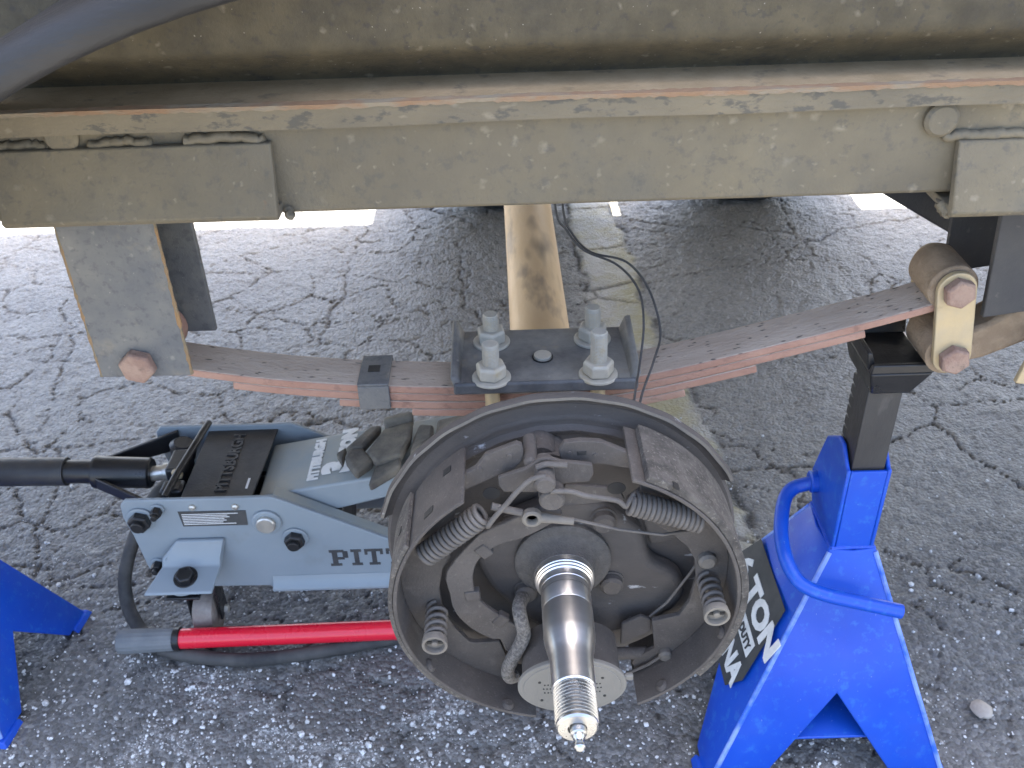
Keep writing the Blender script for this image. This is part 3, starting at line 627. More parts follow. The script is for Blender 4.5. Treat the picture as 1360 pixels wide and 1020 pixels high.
for (t, sh) in ((212, sl_), (-18, sr), (248, sl_), (-52, sr)):
    q = R(t); part('table_dimple', MB().lathe([(0, .0050), (.0015, .0048), (.003, .0030)], (AX+.1172*math.cos(q), .470, AZ+.1172*math.sin(q)), (-math.cos(q), 0, -math.sin(q)), 16), 'brake', sh)
# lever arm with crimped clips
lv = part('actuating_lever', MB().prism(uv([(p.x, p.y) for p in spline([(a, c, 0) for a, c in [(-.0545, .0523), (-.0611, .0469), (-.0825, .0165), (-.0820, -.0057), (-.0795, -.0240), (-.0690, -.0415), (-.0544, -.0535), (-.0475, -.0550), (-.0421, -.0697), (-.0300, -.0720), (-.0235, -.0540), (-.0400, -.0363), (-.0553, -.0211), (-.0636, -.0066), (-.0647, .0119), (-.0599, .0266), (-.0509, .0364), (-.0411, .0418), (-.0298, .0453), (-.012, .0560), (-.002, .066), (-.012, .074), (-.0332, .0640)]]+[(-.0545, .0523, 0)], 3)[:-1]]), .4860, .4900), 'brake', br, .0008)
for (a, c, t) in ((-.0560, .0345, 40), (-.0660, -.008, 95), (-.0465, -.0345, -40)):
    q = MB().box(-.0045, .0045, -.0016, .0045, -.0055, .0055); ct, st = math.cos(R(t)), math.sin(R(t))
    q.v = [(AX+a+x*ct-z*st, .4865+y, AZ+c+x*st+z*ct) for x, y, z in q.v]
    part('clip', q, 'brake', lv, .001)
# anchor plate and posts
ap = part('anchor_plate', MB().prism(uv([(-.0440, .1000), (-.0437, .0929), (-.0408, .0877), (-.0198, .0867), (-.0062, .0923), (.0033, .0937), (.0154, .0940), (.0183, .1005), (.0171, .1085), (.0058, .1105), (-.0035, .1120), (-.0101, .1148), (-.0168, .1146), (-.0221, .1102), (-.0262, .1068)]), .4850, .4885), 'brake', br, .0009)
part('anchor_post', MB().lathe([(0, .0068), (.0245, .0068), (.0263, .0052)], (AX-.0140, .4950, AZ+.1050), (0, -1, 0), 32), 'brake', br)
part('anchor_post', MB().lathe([(0, .0125), (.022, .0125), (.022, .0085), (.0545, .0085), (.0562, .0070)], (AX-.0095, .5285, AZ+.0890), (0, -1, 0), 36), 'brake', br)
part('anchor_seat', MB().lathe([(0, .0110), (.018, .0110), (.020, .0095)], (AX-.0150, .5285, AZ+.0960), (0, -1, 0), 36), 'brake', br)
part('pivot_pin', MB().lathe([(0, .0045), (.026, .0045), (.028, .0030)], (AX-.0225, .5150, AZ+.1085), (0, -1, 0), 20), 'brake', br)
part('link_plate', MB().prism(uv([(.0005, .0890), (.036, .0840), (.040, .074), (-.002, .070), (-.006, .078)]), .4895, .4925), 'brake', br, .0006)
# return springs
def coil(name, p0, p1, rad, turns, wr, tails0=(), tails1=()):
    p0, p1 = Vector(p0), Vector(p1); d = (p1-p0).normalized(); h = d.cross(Vector((0, 1, 0)) if abs(d.y) < .9 else Vector((1, 0, 0))).normalized(); g = d.cross(h); L_ = (p1-p0).length
    P = [Vector(t) for t in tails0]; n = int(turns*14)
    for i in range(n+1):
        w = 2*math.pi*turns*i/n; P.append(p0+d*(L_*i/n)+h*(rad*math.cos(w))+g*(rad*math.sin(w)))
    P += [Vector(t) for t in tails1]
    return part(name, MB().tube(P, wr, 7), 'spring_wire', br, angle=70)
YS = .4800
def w3(l, y): return [(AX+a, y, AZ+c) for a, c in l]
coil('return_spring', (AX-.0545, YS, AZ+.0745), (AX-.0970, YS, AZ+.0375), .0072, 14, .00185,
     tails0=spline(w3([(-.0135, .1115), (-.0225, .1090), (-.0313, .1000), (-.0395, .0885), (-.0469, .0785), (-.0520, .0700)], .4715), 5))
coil('return_spring', (AX+.0420, YS, AZ+.0800), (AX+.0915, YS, AZ+.0615), .0072, 15, .00185,
     tails0=spline(w3([(-.0105, .0985), (.0024, .0978), (.0117, .0940), (.0228, .0915), (.0330, .0885), (.0380, .0830)], .4720), 5))
part('spring_hook', MB().tube(spline(w3([(-.0190, .1125), (-.0130, .1150), (-.0070, .1145), (.0005, .1138)], .4790), 5), .0020, 8), 'spring_wire', br)
part('spring_hole', MB().lathe([(0, 1.), (.0005, 1.)], (AX-.0490, .4938, AZ+.0800), (0, -1, 0), 20, a=(.0058, .0052)), 'dark', sl_)
part('spring_hole', MB().lathe([(0, 1.), (.0005, 1.)], (AX+.0340, .4890, AZ+.0850), (0, -1, 0), 20, a=(.0062, .0050)), 'dark', br)
# adjuster cable with eyelet
ey = part('cable_eyelet', MB().lathe([(0, .0037), (0, .0068), (.004, .0068), (.005, .0056), (.005, .0043), (.004, .0037), (0, .0037)], (AX-.0226, .4810, AZ+.0705), (0, -1, 0), 28), 'rim', br)
part('cable_ferrule', MB().tube(w3([(-.0170, .0698), (-.0079, .0681), (.0050, .0655)], .4795), [.0036, .0030, .0026], 12), 'rim', ey)
part('adjuster_cable', MB().tube(w3([(.0050, .0655), (.0362, .0550), (.0660, .0490)], .4815)+[(AX+.080, .4905, AZ+.043), (AX+.100, .505, AZ+.030), (AX+.102, .508, AZ+.005), (AX+.0935, .506, AZ-.012), (AX+.0777, .504, AZ-.040), (AX+.060, .503, AZ-.060)], .0011, 8), 'spring_wire', br)
part('eyelet_rod', MB().tube(w3([(-.0490, .0800), (-.0290, .0735)], .4805), .0026, 8), 'spring_wire', ey)
# hold-down springs with slotted cups
for (a, c) in ((-.0928, -.0265), (.1030, -.0060)):
    hs = coil('hold_down_spring', (AX+a, .4930, AZ+c), (AX+a, .4640, AZ+c), .0070, 4.5, .0016)
    part('spring_cup', MB().lathe([(0, .0072), (.001, .0087), (.0055, .0092), (.0068, .0090), (.0068, .0072), (.003, .0066), (.003, .0026), (.0055, .0022), (.0058, .0012)], (AX+a, .4640, AZ+c), (0, -1, 0), 28), 'rim', hs, angle=35)
    part('cup_slot', MB().box(AX+a-.0058, AX+a+.0058, .4601, .4605, AZ+c-.0012, AZ+c+.0012), 'dark', hs)
# electromagnet
MC = (AX+.0035, AZ-.0685)
mg = part('magnet', MB().lathe([(0, .95), (.038, .95), (.038, .97)], (MC[0], .4940, MC[1]), (0, -1, 0), 56, a=(.0375, .0262)), 'brake', br, angle=40)
part('magnet_face', MB().lathe([(0, 1.0), (.0028, 1.0), (.0034, .985), (.0034, .90), (.0040, .89)], (MC[0], .4558, MC[1]), (0, -1, 0), 64, a=(.0392, .0280)), 'magnet_face', mg, angle=25)
for (a, c) in ((-.0235, .0065), (.0215, .0095), (-.0220, -.0130), (.0235, -.0100)):
    part('magnet_hole', MB().lathe([(0, .0011), (.0003, .0011)], (MC[0]+a, .4518, MC[1]+c), (0, -1, 0), 10), 'dark', mg)
for s in (-1, 1):
    for k in range(9):
        part('magnet_hole', MB().lathe([(0, .0006), (.0003, .0006)], (MC[0]+s*(.0150+.0024*(k % 3)+.0008*(k//3 % 2)), .4518, MC[1]-.0050+.0042*(k//3)), (0, -1, 0), 8), 'dark', mg)
part('magnet_tab', MB().box(MC[0]+.0375, MC[0]+.0440, .4545, .4580, MC[1]+.0020, MC[1]+.0075), 'magnet_face', mg, .001)
# braided magnet lead
gr = part('grommet', MB().lathe([(0, .0075), (.004, .0075), (.006, .0055)], (AX-.0285, .5120, AZ-.0330), (0, -1, 0), 24), 'hose', br)
bp_ = [Vector(p) for p in ((AX-.0290, .5070, AZ-.0310), (AX-.0330, .4900, AZ-.0250), (AX-.0315, .4800, AZ-.0300), (AX-.0302, .4780, AZ-.0404), (AX-.0335, .4770, AZ-.0518), (AX-.0392, .4765, AZ-.0650), (AX-.0428, .4770, AZ-.0780), (AX-.0415, .4790, AZ-.0880), (AX-.0370, .4820, AZ-.0900))]
part('braided_lead', MB().tube(spline(bp_, 8), .0052, 16), 'braid', br)
# adjuster at the bottom
aj = part('adjuster_screw', MB().lathe([(0, .0055), (.028, .0055), (.028, .0072), (.062, .0072), (.062, .0048), (.108, .0048)], (AX-.044, .4985, AZ-.0885), (1, 0, 0), 20), 'brake', br, angle=40)
part('star_wheel', MB().lathe([(0, .0125), (.004, .0125)], (AX+.030, .4985, AZ-.0885), (1, 0, 0), 14), 'brake', aj)
part('adjuster_lever', MB().prism(uv([(.044, -.058), (.058, -.050), (.066, -.054), (.067, -.066), (.052, -.076), (.044, -.080)]), .5000, .5035), 'brake', br, .0008)
part('lever_spring', MB().tube(w3([(.0745, -.0830), (.0650, -.0925), (.0480, -.1030)], .4905), .0012, 8), 'spring_wire', br)

# ================================================================== WIRES
for k, (pts, lab) in enumerate((([(.0395, .80, .62), (.0412, .75, .5651), (.0498, .745, .5479), (.0639, .735, .5334), (.0911, .72, .5259), (.1068, .70, .5126), (.1079, .67, .4976), (.1019, .64, .4808), (.0911, .59, .4761), (.085, .548, .466)], 'thin black wire on the left hanging from rail to brake'),
    ([(.0455, .80, .62), (.0475, .75, .5649), (.0549, .745, .5443), (.0703, .735, .5311), (.0986, .72, .5284), (.1155, .70, .5122), (.1218, .67, .4901), (.1126, .64, .4804), (.0957, .59, .4759), (.090, .548, .464)], 'thin black wire bowing widest to the right above tie plate'))):
    tag(part('wire', MB().tube(spline(pts, 8), .0010, 8), 'wire'), lab, 'wire', 'brake wires')

# ================================================================== FAR WHEELS
def wheel(x, label):
    w = thing('wheel', label, 'wheel', (x, 2.12, 0), 'wheels on the far side')
    rr = .27
    part('tyre', MB().lathe([(0, .17), (.0, .235), (.012, .258), (.035, rr), (.14, rr), (.165, .258), (.178, .235), (.178, .17)], (x, 2.03, rr), (0, 1, 0), 64), 'tyre', w, angle=50)
    part('rim', MB().lathe([(.01, .168), (.03, .165), (.05, .08), (.05, .02)], (x, 2.03, rr), (0, 1, 0), 40), 'zinc', w)
wheel(-.005, 'far wheel at the end of the tan axle tube'); wheel(.555, 'far black tyre showing below the rail right of centre')

# ================================================================== JACK STANDS
CXL = .009      # column offset on the base
def make_stand(loc, label):
    st = thing('jack_stand', label, 'jack stand', (0, 0, 0), 'blue jack stands')
    X0, X1, YA, YB, H = -.132, .114, -.125, .118, .243
    tx0, tx1, ty0, ty1 = CXL-.0215, CXL+.0195, -.030, .036
    T = {'fl': (tx0, ty0), 'fr': (tx1, ty0), 'br': (tx1, ty1), 'bl': (tx0, ty1)}
    Bt = {'fl': (X0, YA), 'fr': (X1, YA), 'br': (X1, YB), 'bl': (X0, YB)}
    def pt(k, z): t = z/H; return Vector((Bt[k][0]+(T[k][0]-Bt[k][0])*t, Bt[k][1]+(T[k][1]-Bt[k][1])*t, z))
    b = MB()
    for (a, c, out) in (('fl', 'fr', (0, -1)), ('fr', 'br', (1, 0)), ('br', 'bl', (0, 1)), ('bl', 'fl', (-1, 0))):
        az = .104 if a in ('fl', 'br') else .090
        mid = lambda z: (pt(a, z)+pt(c, z))/2+Vector((out[0], out[1], 0))*.003
        tl, trr = pt(a, H), pt(c, H)
        l0, r0_ = pt(a, .008), pt(c, .008); li, ri = l0.lerp(r0_, .20), l0.lerp(r0_, .80)
        P = [tl, mid(H), trr, pt(c, .16), r0_, ri, mid(az), li, l0, pt(a, .16)]
        b.add(P, [(0, 1, 6, 7, 8, 9), (1, 2, 3, 4, 5, 6)])
    bm = bmesh.new(); me = bpy.data.meshes.new('t'); me.from_pydata(b.v, [], b.f); bm.from_mesh(me)
    bmesh.ops.remove_doubles(bm, verts=bm.verts, dist=.0006); bm.verts.index_update()
    b2 = MB(); b2.add([v.co[:] for v in bm.verts], [[v.index for v in f_.verts] for f_ in bm.faces]); bm.free()
    o = part('base', b2, 'blue', st, angle=20)
    sm = o.modifiers.new('thick', 'SOLIDIFY'); sm.thickness = .004; sm.offset = 0
    bv = o.modifiers.new('bevel', 'BEVEL'); bv.width = .0022; bv.segments = 2; bv.limit_method = 'ANGLE'; bv.angle_limit = R(30)
    for k in ('fl', 'fr', 'br', 'bl'):
        p = pt(k, 0); sx = 1 if p.x > 0 else -1; sy = 1 if p.y > 0 else -1
        q = MB().hexa([(p.x+sx*.006, p.y+sy*.006, .001), (p.x-sx*.040, p.y+sy*.006, .001), (p.x-sx*.034, p.y-sy*.010, .001), (p.x-sx*.010, p.y-sy*.034, .001), (p.x+sx*.006, p.y-sy*.040, .001)],
                      [(p.x+sx*.002, p.y+sy*.002, .010), (p.x-sx*.040, p.y+sy*.001, .010), (p.x-sx*.034, p.y-sy*.010, .007), (p.x-sx*.010, p.y-sy*.034, .007), (p.x+sx*.001, p.y-sy*.040, .010)])
        part('foot', q, 'blue', st, .0015)
    part('cross_brace', MB().hexa([(-.080, -.1010, .0500), (.066, -.1010, .0500), (.050, -.052, .0560), (-.062, -.052, .0560)], [(-.080, -.1010, .0530), (.066, -.1010, .0530), (.050, -.052, .0590), (-.062, -.052, .0590)]), 'blue', st, .001)
    for k in ('fl', 'fr', 'bl'):
        part('edge_seam', MB().tube([pt(k, .012)+Vector((0, -.001, 0)), pt(k, .12)+Vector((0, -.001, 0)), pt(k, .240)+Vector((0, -.001, 0))], .0026, 8), 'seam', st)
    # column with ratchet housing
    yz = [(-.030, .2435), (-.030, .3370), (-.0265, .3370), (-.008, .3520), (.004, .3520), (.030, .3330), (.052, .275), (.050, .262), (.036, .2435)]
    for (xa, xb) in ((tx0, tx0+.004), (tx1-.004, tx1)): 
        part('column_side', MB().prism(yz, xa, xb, 'x'), 'blue', st, .0015)
    part('column_front', MB().box(tx0+.0041, tx1-.0041, -.0300, -.0265, .2435, .3355), 'blue', st, .001)
    part('column_back', MB().box(tx0+.0041, tx1-.0041, .0300, .0335, .2435, .315), 'blue', st, .001)
    part('collar_weld', MB().tube([(tx0, ty0, H), (tx1, ty0, H), (tx1, ty1, H), (tx0, ty1, H), (tx0, ty0, H)], .0022, 8), 'blue', st)
    # ratchet post: teeth on the back
    tz = []; z = .27
    while z < .415: tz += [(.012, z), (.012, z+.009), (.006, z+.0105)]; z += .0115
    tz = [(-.0255, .20), (.012, .20)]+tz+[(.010, .424), (-.0255, .424)]
    part('ratchet_post', MB().prism(tz, CXL-.0160, CXL+.0140, 'x'), 'post', st, .001)
    # saddle: cupped block
    sd_ = MB().hexa([(CXL-.0175, -.034, .4235), (CXL+.0160, -.034, .4235), (CXL+.0160, .026, .4235), (CXL-.0175, .026, .4235)],
                    [(CXL-.0235, -.040, .4475), (CXL+.0290, -.040, .4475), (CXL+.0290, .032, .4475), (CXL-.0235, .032, .4475)])
    so = part('saddle', sd_, 'black', st, .002)
    part('saddle_lip', MB().hexa([(CXL-.0235, -.040, .4477), (CXL+.0290, -.040, .4477), (CXL+.0290, -.033, .4477), (CXL-.0235, -.033, .4477)], [(CXL-.0225, -.040, .4560), (CXL+.0300, -.040, .4560), (CXL+.0300, -.036, .4560), (CXL-.0225, -.036, .4560)]), 'black', so, .001)
    part('saddle_lip', MB().hexa([(CXL-.0235, -.0325, .4477), (CXL-.0165, -.0325, .4477), (CXL-.0165, .032, .4477), (CXL-.0235, .032, .4477)], [(CXL-.0265, -.0325, .4640), (CXL-.0225, -.0325, .4640), (CXL-.0225, .032, .4640), (CXL-.0265, .032, .4640)]), 'black', so, .001)
    part('saddle_lip', MB().hexa([(CXL-.016, .026, .4477), (CXL+.0290, .026, .4477), (CXL+.0290, .032, .4477), (CXL-.016, .032, .4477)], [(CXL-.016, .030, .4600), (CXL+.0290, .030, .4600), (CXL+.0290, .034, .4600), (CXL-.016, .034, .4600)]), 'black', so, .001)
    # locking lever
    o_ = Vector((.312, .70, 0))
    lp = [Vector(p)-o_ for p in ((.3041, .735, .2720), (.2880, .735, .2685), (.2760, .733, .2650), (.2660, .722, .2590), (.2560, .690, .2500), (.2540, .662, .2420), (.2600, .645, .2320), (.2700, .637, .2260), (.2900, .631, .2205), (.3250, .626, .2130), (.3572, .622, .2060))]
    part('locking_lever', MB().tube(spline(lp, 6), .0070, 16), 'blue', st)
    part('lever_hub', MB().lathe([(0, .011), (.006, .011), (.007, .0095)], (tx0, .035, .272), (-1, 0, 0), 24), 'blue', st)
    # warning label on the left panel
    def lp_(y, t): # t: fraction up the left panel
        z = H*t; x = X0+(tx0-X0)*t; return Vector((x, y, z))
    upv = (lp_(0, 1)-lp_(0, 0)).normalized(); nn = Vector((-upv.z, 0, upv.x))
    if nn.x > 0: nn = -nn
    off = nn*.0060
    lab = [lp_(.055, .72)+off, lp_(-.046, .72)+off, lp_(-.066, .40)+off, lp_(-.052, .30)+off, lp_(.072, .30)+off, lp_(.070, .58)+off]
    lb = part('label', MB().hexa(lab, [p+nn*.0005 for p in lab]), 'label', st)
    rgt = (0, -1, 0); o2 = nn*.0072
    text('lettering', '6 TON', .036, 'white', lb, lp_(.055, .55)+o2, rgt, upv, .0018, xs=1.22)
    wb = [lp_(.040, .52)+off+nn*.0006, lp_(-.047, .52)+off+nn*.0006, lp_(-.049, .455)+off+nn*.0006, lp_(.040, .455)+off+nn*.0006]
    part('label_band', MB().hexa(wb, [p+nn*.0004 for p in wb]), 'white', lb)
    text('lettering', 'HEAVY DUTY', .0125, 'ink', lb, lp_(.032, .468)+nn*.0078, rgt, upv, .0004)
    text('lettering', 'DYNA', .032, 'white', lb, lp_(.030, .335)+o2, rgt, upv, .0014)
    st.location = loc
    return st
s1 = make_stand((.312, .70, 0), 'blue jack stand carrying the spring end, its dark label showing 6 TON')
s2 = copy_tree(s1); s2['label'] = 'blue jack stand cut by the left picture edge, only two feet showing'
s2.location = (-.640, .765, 0); s2.rotation_euler.z = R(-7); s2.scale = (.80, .78, .80)
p_ = part('support_block', MB().box(0, .01, 0, .01, 0, .01), 'black'); bpy.data.objects.remove(p_)

# ================================================================== FLOOR JACK
jk = thing('floor_jack', 'grey blue steel floor jack lying under the leaf spring', 'floor jack', (-.2, .875, 0))
side = [(-.4265, .2150), (-.4330, .2080), (-.4340, .1900), (-.4290, .1650), (-.4240, .1180), (-.4180, .0940), (-.4060, .0850), (-.3850, .0820), (-.2900, .0800), (-.2860, .0765), (.06, .0740), (.115, .0800), (.125, .1000), (.06, .1180), (-.10, .1300), (-.150, .1495), (-.2560, .2085), (-.2680, .2140), (-.3000, .2135)]
for (ya, yb) in ((.8065, .8115), (.9420, .9470)):
    sp_ = part('side_plate', MB().prism(side, ya, yb), 'jack', jk, .0012)
    near = ya < .9
    if near:
        sd1 = sp_
part('top_flange', MB().hexa([(-.266, .8116, .2135), (-.150, .8116, .1490), (-.10, .8116, .1300), (-.10, .8116, .1270), (-.150, .8116, .1455), (-.266, .8116, .2095)], [(-.266, .826, .2135), (-.150, .826, .1490), (-.10, .826, .1300), (-.10, .826, .1270), (-.150, .826, .1455), (-.266, .826, .2095)]), 'arm', sd1, .0008)
part('bottom_flange', MB().prism([(.8064, .0770), (.8000, .0765), (.7985, .0780), (.7985, .0815), (.8030, .0860), (.8064, .0960)], -.285, .06, 'x'), 'jack', sd1, .0008)
# bolts on the near plate
for (x, z, r_, kind) in ((-.4140, .1890, .0125, 'hex'), (-.3928, .2020, .0062, 'hex'), (-.4100, .1220, .0065, 'hex'), (-.2487, .1545, .0115, 'hex')):
    w = part('washer', MB().lathe([(0, r_*1.25), (.0025, r_*1.25), (.003, r_*1.15)], (x, .8064, z), (0, -1, 0), 28), 'jack', sd1)
    part('bolt', MB().hexh((x, .8030, z), (0, -1, 0), r_, .009).cyl((x, .7940, z), (0, -1, 0), r_*.55, .005), 'black', sd1, .0007)
part('washer', MB().lathe([(0, .0165), (.003, .0165), (.004, .0150)], (-.2768, .8064, .1795), (0, -1, 0), 32), 'jack', sd1)
part('pivot_pin', MB().lathe([(0, .0108), (.004, .0108), (.0052, .0095)], (-.2768, .8024, .1795), (0, -1, 0), 32), 'chrome', sd1)
for (x, z) in ((-.3547, .2030), (-.3078, .2022)): part('rivet', MB().lathe([(0, .0042), (.002, .0036), (.0032, .0018)], (x, .8064, z), (0, -1, 0), 16), 'chrome', sd1)
lbl = part('data_label', MB().prism([(-.3719, .1975), (-.2975, .1965), (-.2985, .1755), (-.3700, .1762)], .8056, .8064), 'label', sd1)
for k in range(7):
    w = (.062, .050, .052, .046, .048, .044, .058)[k]
    part('label_line', MB().box(-.3685, -.3685+w, .8052, .8055, .1935-.0024*k-.0004, .1935-.0024*k+.0005), 'white', lbl)
# slab lettering on the side plate
def slab(ch, x, z, h, y):
    w = h*.86; s = h*.20; k = h*.15; r = []
    if ch == 'P': r = [(0, .62*w, 0, k), (.14*w, .14*w+s*1.25, k, h-k), (0, .80*w, h-k, h), (.72*w, w, h*.50, h-k*.6), (.14*w+s*1.25, .80*w, h*.40, h*.54)]
    if ch == 'I': r = [(0, .58*w, 0, k), (.16*w, .42*w, k, h-k), (0, .58*w, h-k, h)]
    if ch == 'T': r = [(.20*w, .80*w, 0, k), (.37*w, .63*w, k, h-k), (0, w, h-k, h), (0, .16*w, h*.66, h-k), (.84*w, w, h*.66, h-k)]
    if ch == 'S': r = [(0, w, 0, k), (.76*w, w, k, h*.42), (0, w, h*.42, h*.58), (0, .24*w, h*.58, h-k), (0, w, h-k, h)]
    if ch == 'B': r = [(0, .8*w, 0, k), (.14*w, .40*w, k, h-k), (0, .8*w, h-k, h), (.72*w, w, k*.6, h-k*.6), (.4*w, .72*w, h*.43, h*.56)]
    if ch == 'U': r = [(.1*w, .36*w, k, h-k), (.64*w, .9*w, k, h-k), (.2*w, .8*w, 0, k), (0, .45*w, h-k, h), (.55*w, w, h-k, h)]
    if ch == 'R': r = [(0, .45*w, 0, k), (.14*w, .40*w, k, h-k), (0, .8*w, h-k, h), (.72*w, w, h*.5, h-k*.6), (.4*w, .8*w, h*.4, h*.54), (.66*w, w, 0, h*.4)]
    if ch == 'G': r = [(0, .24*w, k, h-k), (.1*w, w, 0, k), (.1*w, w, h-k, h), (.7*w, w, k, h*.45), (.5*w, w, h*.42, h*.54)]
    if ch == 'H': r = [(.1*w, .36*w, 0, h), (.64*w, .9*w, 0, h), (.36*w, .64*w, h*.42, h*.58), (0, .45*w, 0, k), (.55*w, w, 0, k), (0, .45*w, h-k, h), (.55*w, w, h-k, h)]
    mb = MB()
    for i, (a, c, d, e) in enumerate(r): mb.box(x+a, x+c, y-.0004-.00003*i, y, z+d, z+e)
    return mb, (w if ch != 'I' else .58*w)
xx = -.2145
for ch in 'PITTSBURGH':
    mb, w = slab(ch, xx, .1085, .0245, .8064); part('lettering', mb, 'ink', sd1, angle=10); xx += w+.0035
# cover plate
cv = part('cover_plate', MB().hexa([(-.3700, .8118, .2050), (-.2905, .8118, .2050), (-.2850, .9418, .2050), (-.3690, .9418, .2050)], [(-.3700, .8118, .2075), (-.2905, .8118, .2075), (-.2850, .9418, .2075), (-.3690, .9418, .2075)]), 'cover', jk, .0008)
text('lettering', 'PITTSBURGH', .0185, 'post', cv, (-.3220, .8260, .2080), (0, 1, 0), (-1, 0, 0), .0006, .0009)
part('lettering_strip', MB().box(-.3010, -.2985, .8300, .8480, .2077, .2080), 'white', cv)
# lifting arm
ar = MB().hexa([(-.288, .8290, .1965), (.09, .8290, .2600), (.09, .8290, .2350), (-.08, .8290, .2060), (-.215, .8290, .1700), (-.288, .8290, .1700)],
               [(-.288, .9250, .1965), (.09, .9250, .2600), (.09, .9250, .2350), (-.08, .9250, .2060), (-.215, .9250, .1700), (-.288, .9250, .1700)])
am = part('lifting_arm', ar, 'jack', jk, .003, 3); am.data.materials.append(MT['arm'])
for p in am.data.polygons:
    if p.normal.z > .9: p.material_index = 1
sl2 = Vector((.378, 0, .0635)).normalized(); upw = -sl2
def at_arm(x, y, k=.0006): return (x, y, .1965+(x+.288)*.168+k)
text('lettering', 'PITTSBURGH', .0160, 'white', am, at_arm(-.2230, .8420), (0, 1, 0), upw, .0011, xs=.82)
text('lettering', '3', .044, 'white', am, at_arm(-.1870, .8480), (0, 1, 0), upw, .0030)
text('lettering', 'TON', .022, 'white', am, at_arm(-.1870, .8800), (0, 1, 0), upw, .0022)
part('saddle', MB().lathe([(0, .036), (.012, .038), (.018, .038), (.018, .030), (.012, .028)], (.030, .877, .252), (0, 0, 1), 40), 'red', jk)
part('link_arm', MB().hexa([(-.20, .8275, .115), (.09, .8275, .225), (.09, .8275, .208), (-.20, .8275, .098)], [(-.20, .8330, .115), (.09, .8330, .225), (.09, .8330, .208), (-.20, .8330, .098)]), 'black', jk, .001)
part('power_unit', MB().box(-.395, -.20, .832, .922, .090, .160).cyl((-.405, .877, .150), (1, 0, 0), .030, .20), 'black', jk, .004)
# handle socket, yoke and handle
part('handle_tube', MB().tube([(-.95, .8815, .2110), (-.520, .8805, .2000)], .0165, 28), 'post', jk)
part('handle_insert', MB().tube([(-.521, .8805, .2000), (-.470, .880, .1980)], .0138, 28), 'black', jk)
part('handle_socket', MB().lathe([(0, .0185), (.004, .0195), (.008, .0185), (.064, .0180), (.066, .0160)], (-.488, .880, .1985), (1, 0, -.06), 32), 'black', jk)
for (ya, yb, zz) in ((.862, .8180, 1), (.898, .9360, 1)):
    part('yoke_arm', MB().hexa([(-.482, ya, .187), (-.405, yb, .186), (-.405, yb+.005, .186), (-.482, ya+.005, .187)], [(-.482, ya, .203), (-.405, yb, .200+.012*(yb > .9)), (-.405, yb+.005, .200+.012*(yb > .9)), (-.482, ya+.005, .203)]), 'black', jk, .001)
part('universal_joint', MB().lathe([(0, .009), (.016, .009), (.017, .011), (.028, .011)], (-.425, .880, .193), (1, .1, .05), 20), 'chrome', jk)
part('joint_block', MB().box(-.400, -.378, .862, .902, .182, .212), 'black', jk, .003)
part('valve_knob', MB().lathe([(0, .014), (.018, .016), (.022, .011)], (-.396, .915, .190), (.2, 0, 1), 24), 'black', jk)
part('pump_block', MB().box(-.398, -.372, .8285, .850, .180, .2085), 'black', jk, .004)
part('brass_plug', MB().lathe([(0, .006), (.008, .006), (.009, .004)], (-.384, .858, .205), (0, 0, 1), 6), 'gold', jk)
part('guard_bar', MB().tube([(-.3850, .8130, .2130), (-.3790, .8450, .2190), (-.3640, .9050, .2300), (-.3620, .930, .2280)], .0040, 12), 'black', jk)
# caster brackets
for s, yb in ((-1, .8065), (1, .9470)):
    f_ = lambda d: yb+s*d
    pr_ = [(f_(.0006), .1585), (f_(.0050), .1580), (f_(.0120), .1380), (f_(.0170), .1310), (f_(.0480), .1215), (f_(.0490), .1180), (f_(.0160), .1265), (f_(.0080), .1330), (f_(.0006), .1500)]
    a = [(-.3810, y, z) if i in (0, 1, 8) else (-.3930-.42*abs(y-yb), y, z) for i, (y, z) in enumerate(pr_)]
    c = [(-.3280, y, z) if i in (0, 1, 8) else (-.3320-.12*abs(y-yb), y, z) for i, (y, z) in enumerate(pr_)]
    cb_ = part('caster_bracket', MB().hexa(a, c), 'jack', jk, .0016, 3)
    part('bolt', MB().hexh((-.3705, f_(.0300), .1268), (0, s*.30, 1), .0105, .0085).lathe([(0, .0135), (.0016, .0135)], (-.3705, f_(.0300), .1266), (0, s*.30, 1), 24), 'black', cb_, .0008)
    wy = f_(-.0135)
    part('swivel', MB().lathe([(0, .019), (.006, .019), (.009, .013)], (-.3745, f_(.0260), .1190), (0, 0, -1), 28), 'jack', cb_)
    part('fork', MB().box(-.3935, -.3905, wy-.012, wy+.012, .024, .1050).box(-.3585, -.3555, wy-.012, wy+.012, .024, .1050).box(-.3935, -.3555, min(wy, f_(.04))-.004, max(wy, f_(.04))+.004, .1051, .1085), 'black', cb_, .001)
    wo = part('wheel', MB().lathe([(0, .024), (.002, .0275), (.013, .0288), (.024, .0275), (.026, .024)], (-.3875, wy, .0295), (1, 0, 0), 40), 'caster', jk)
    part('axle_bolt', MB().hexh((-.3550, wy, .0295), (1, 0, 0), .006, .004), 'zinc', wo)
for yb in (.795, .958):
    part('front_wheel', MB().lathe([(0, .040), (.003, .044), (.022, .044), (.025, .040)], (.085, yb-.02, .0445), (0, 1, 0), 40), 'caster', jk)
    part('axle_rod', MB().tube([(.085, .78, .0445+.001*yb), (.085, .97, .0445+.001*yb)], .008, 12), 'black', jk) if yb < .9 else None
    part('wheel_arm', MB().box(.075, .095, .8070 if yb < .9 else .9425, .8110 if yb < .9 else .9465, .0446, .0760), 'jack', jk, .001)

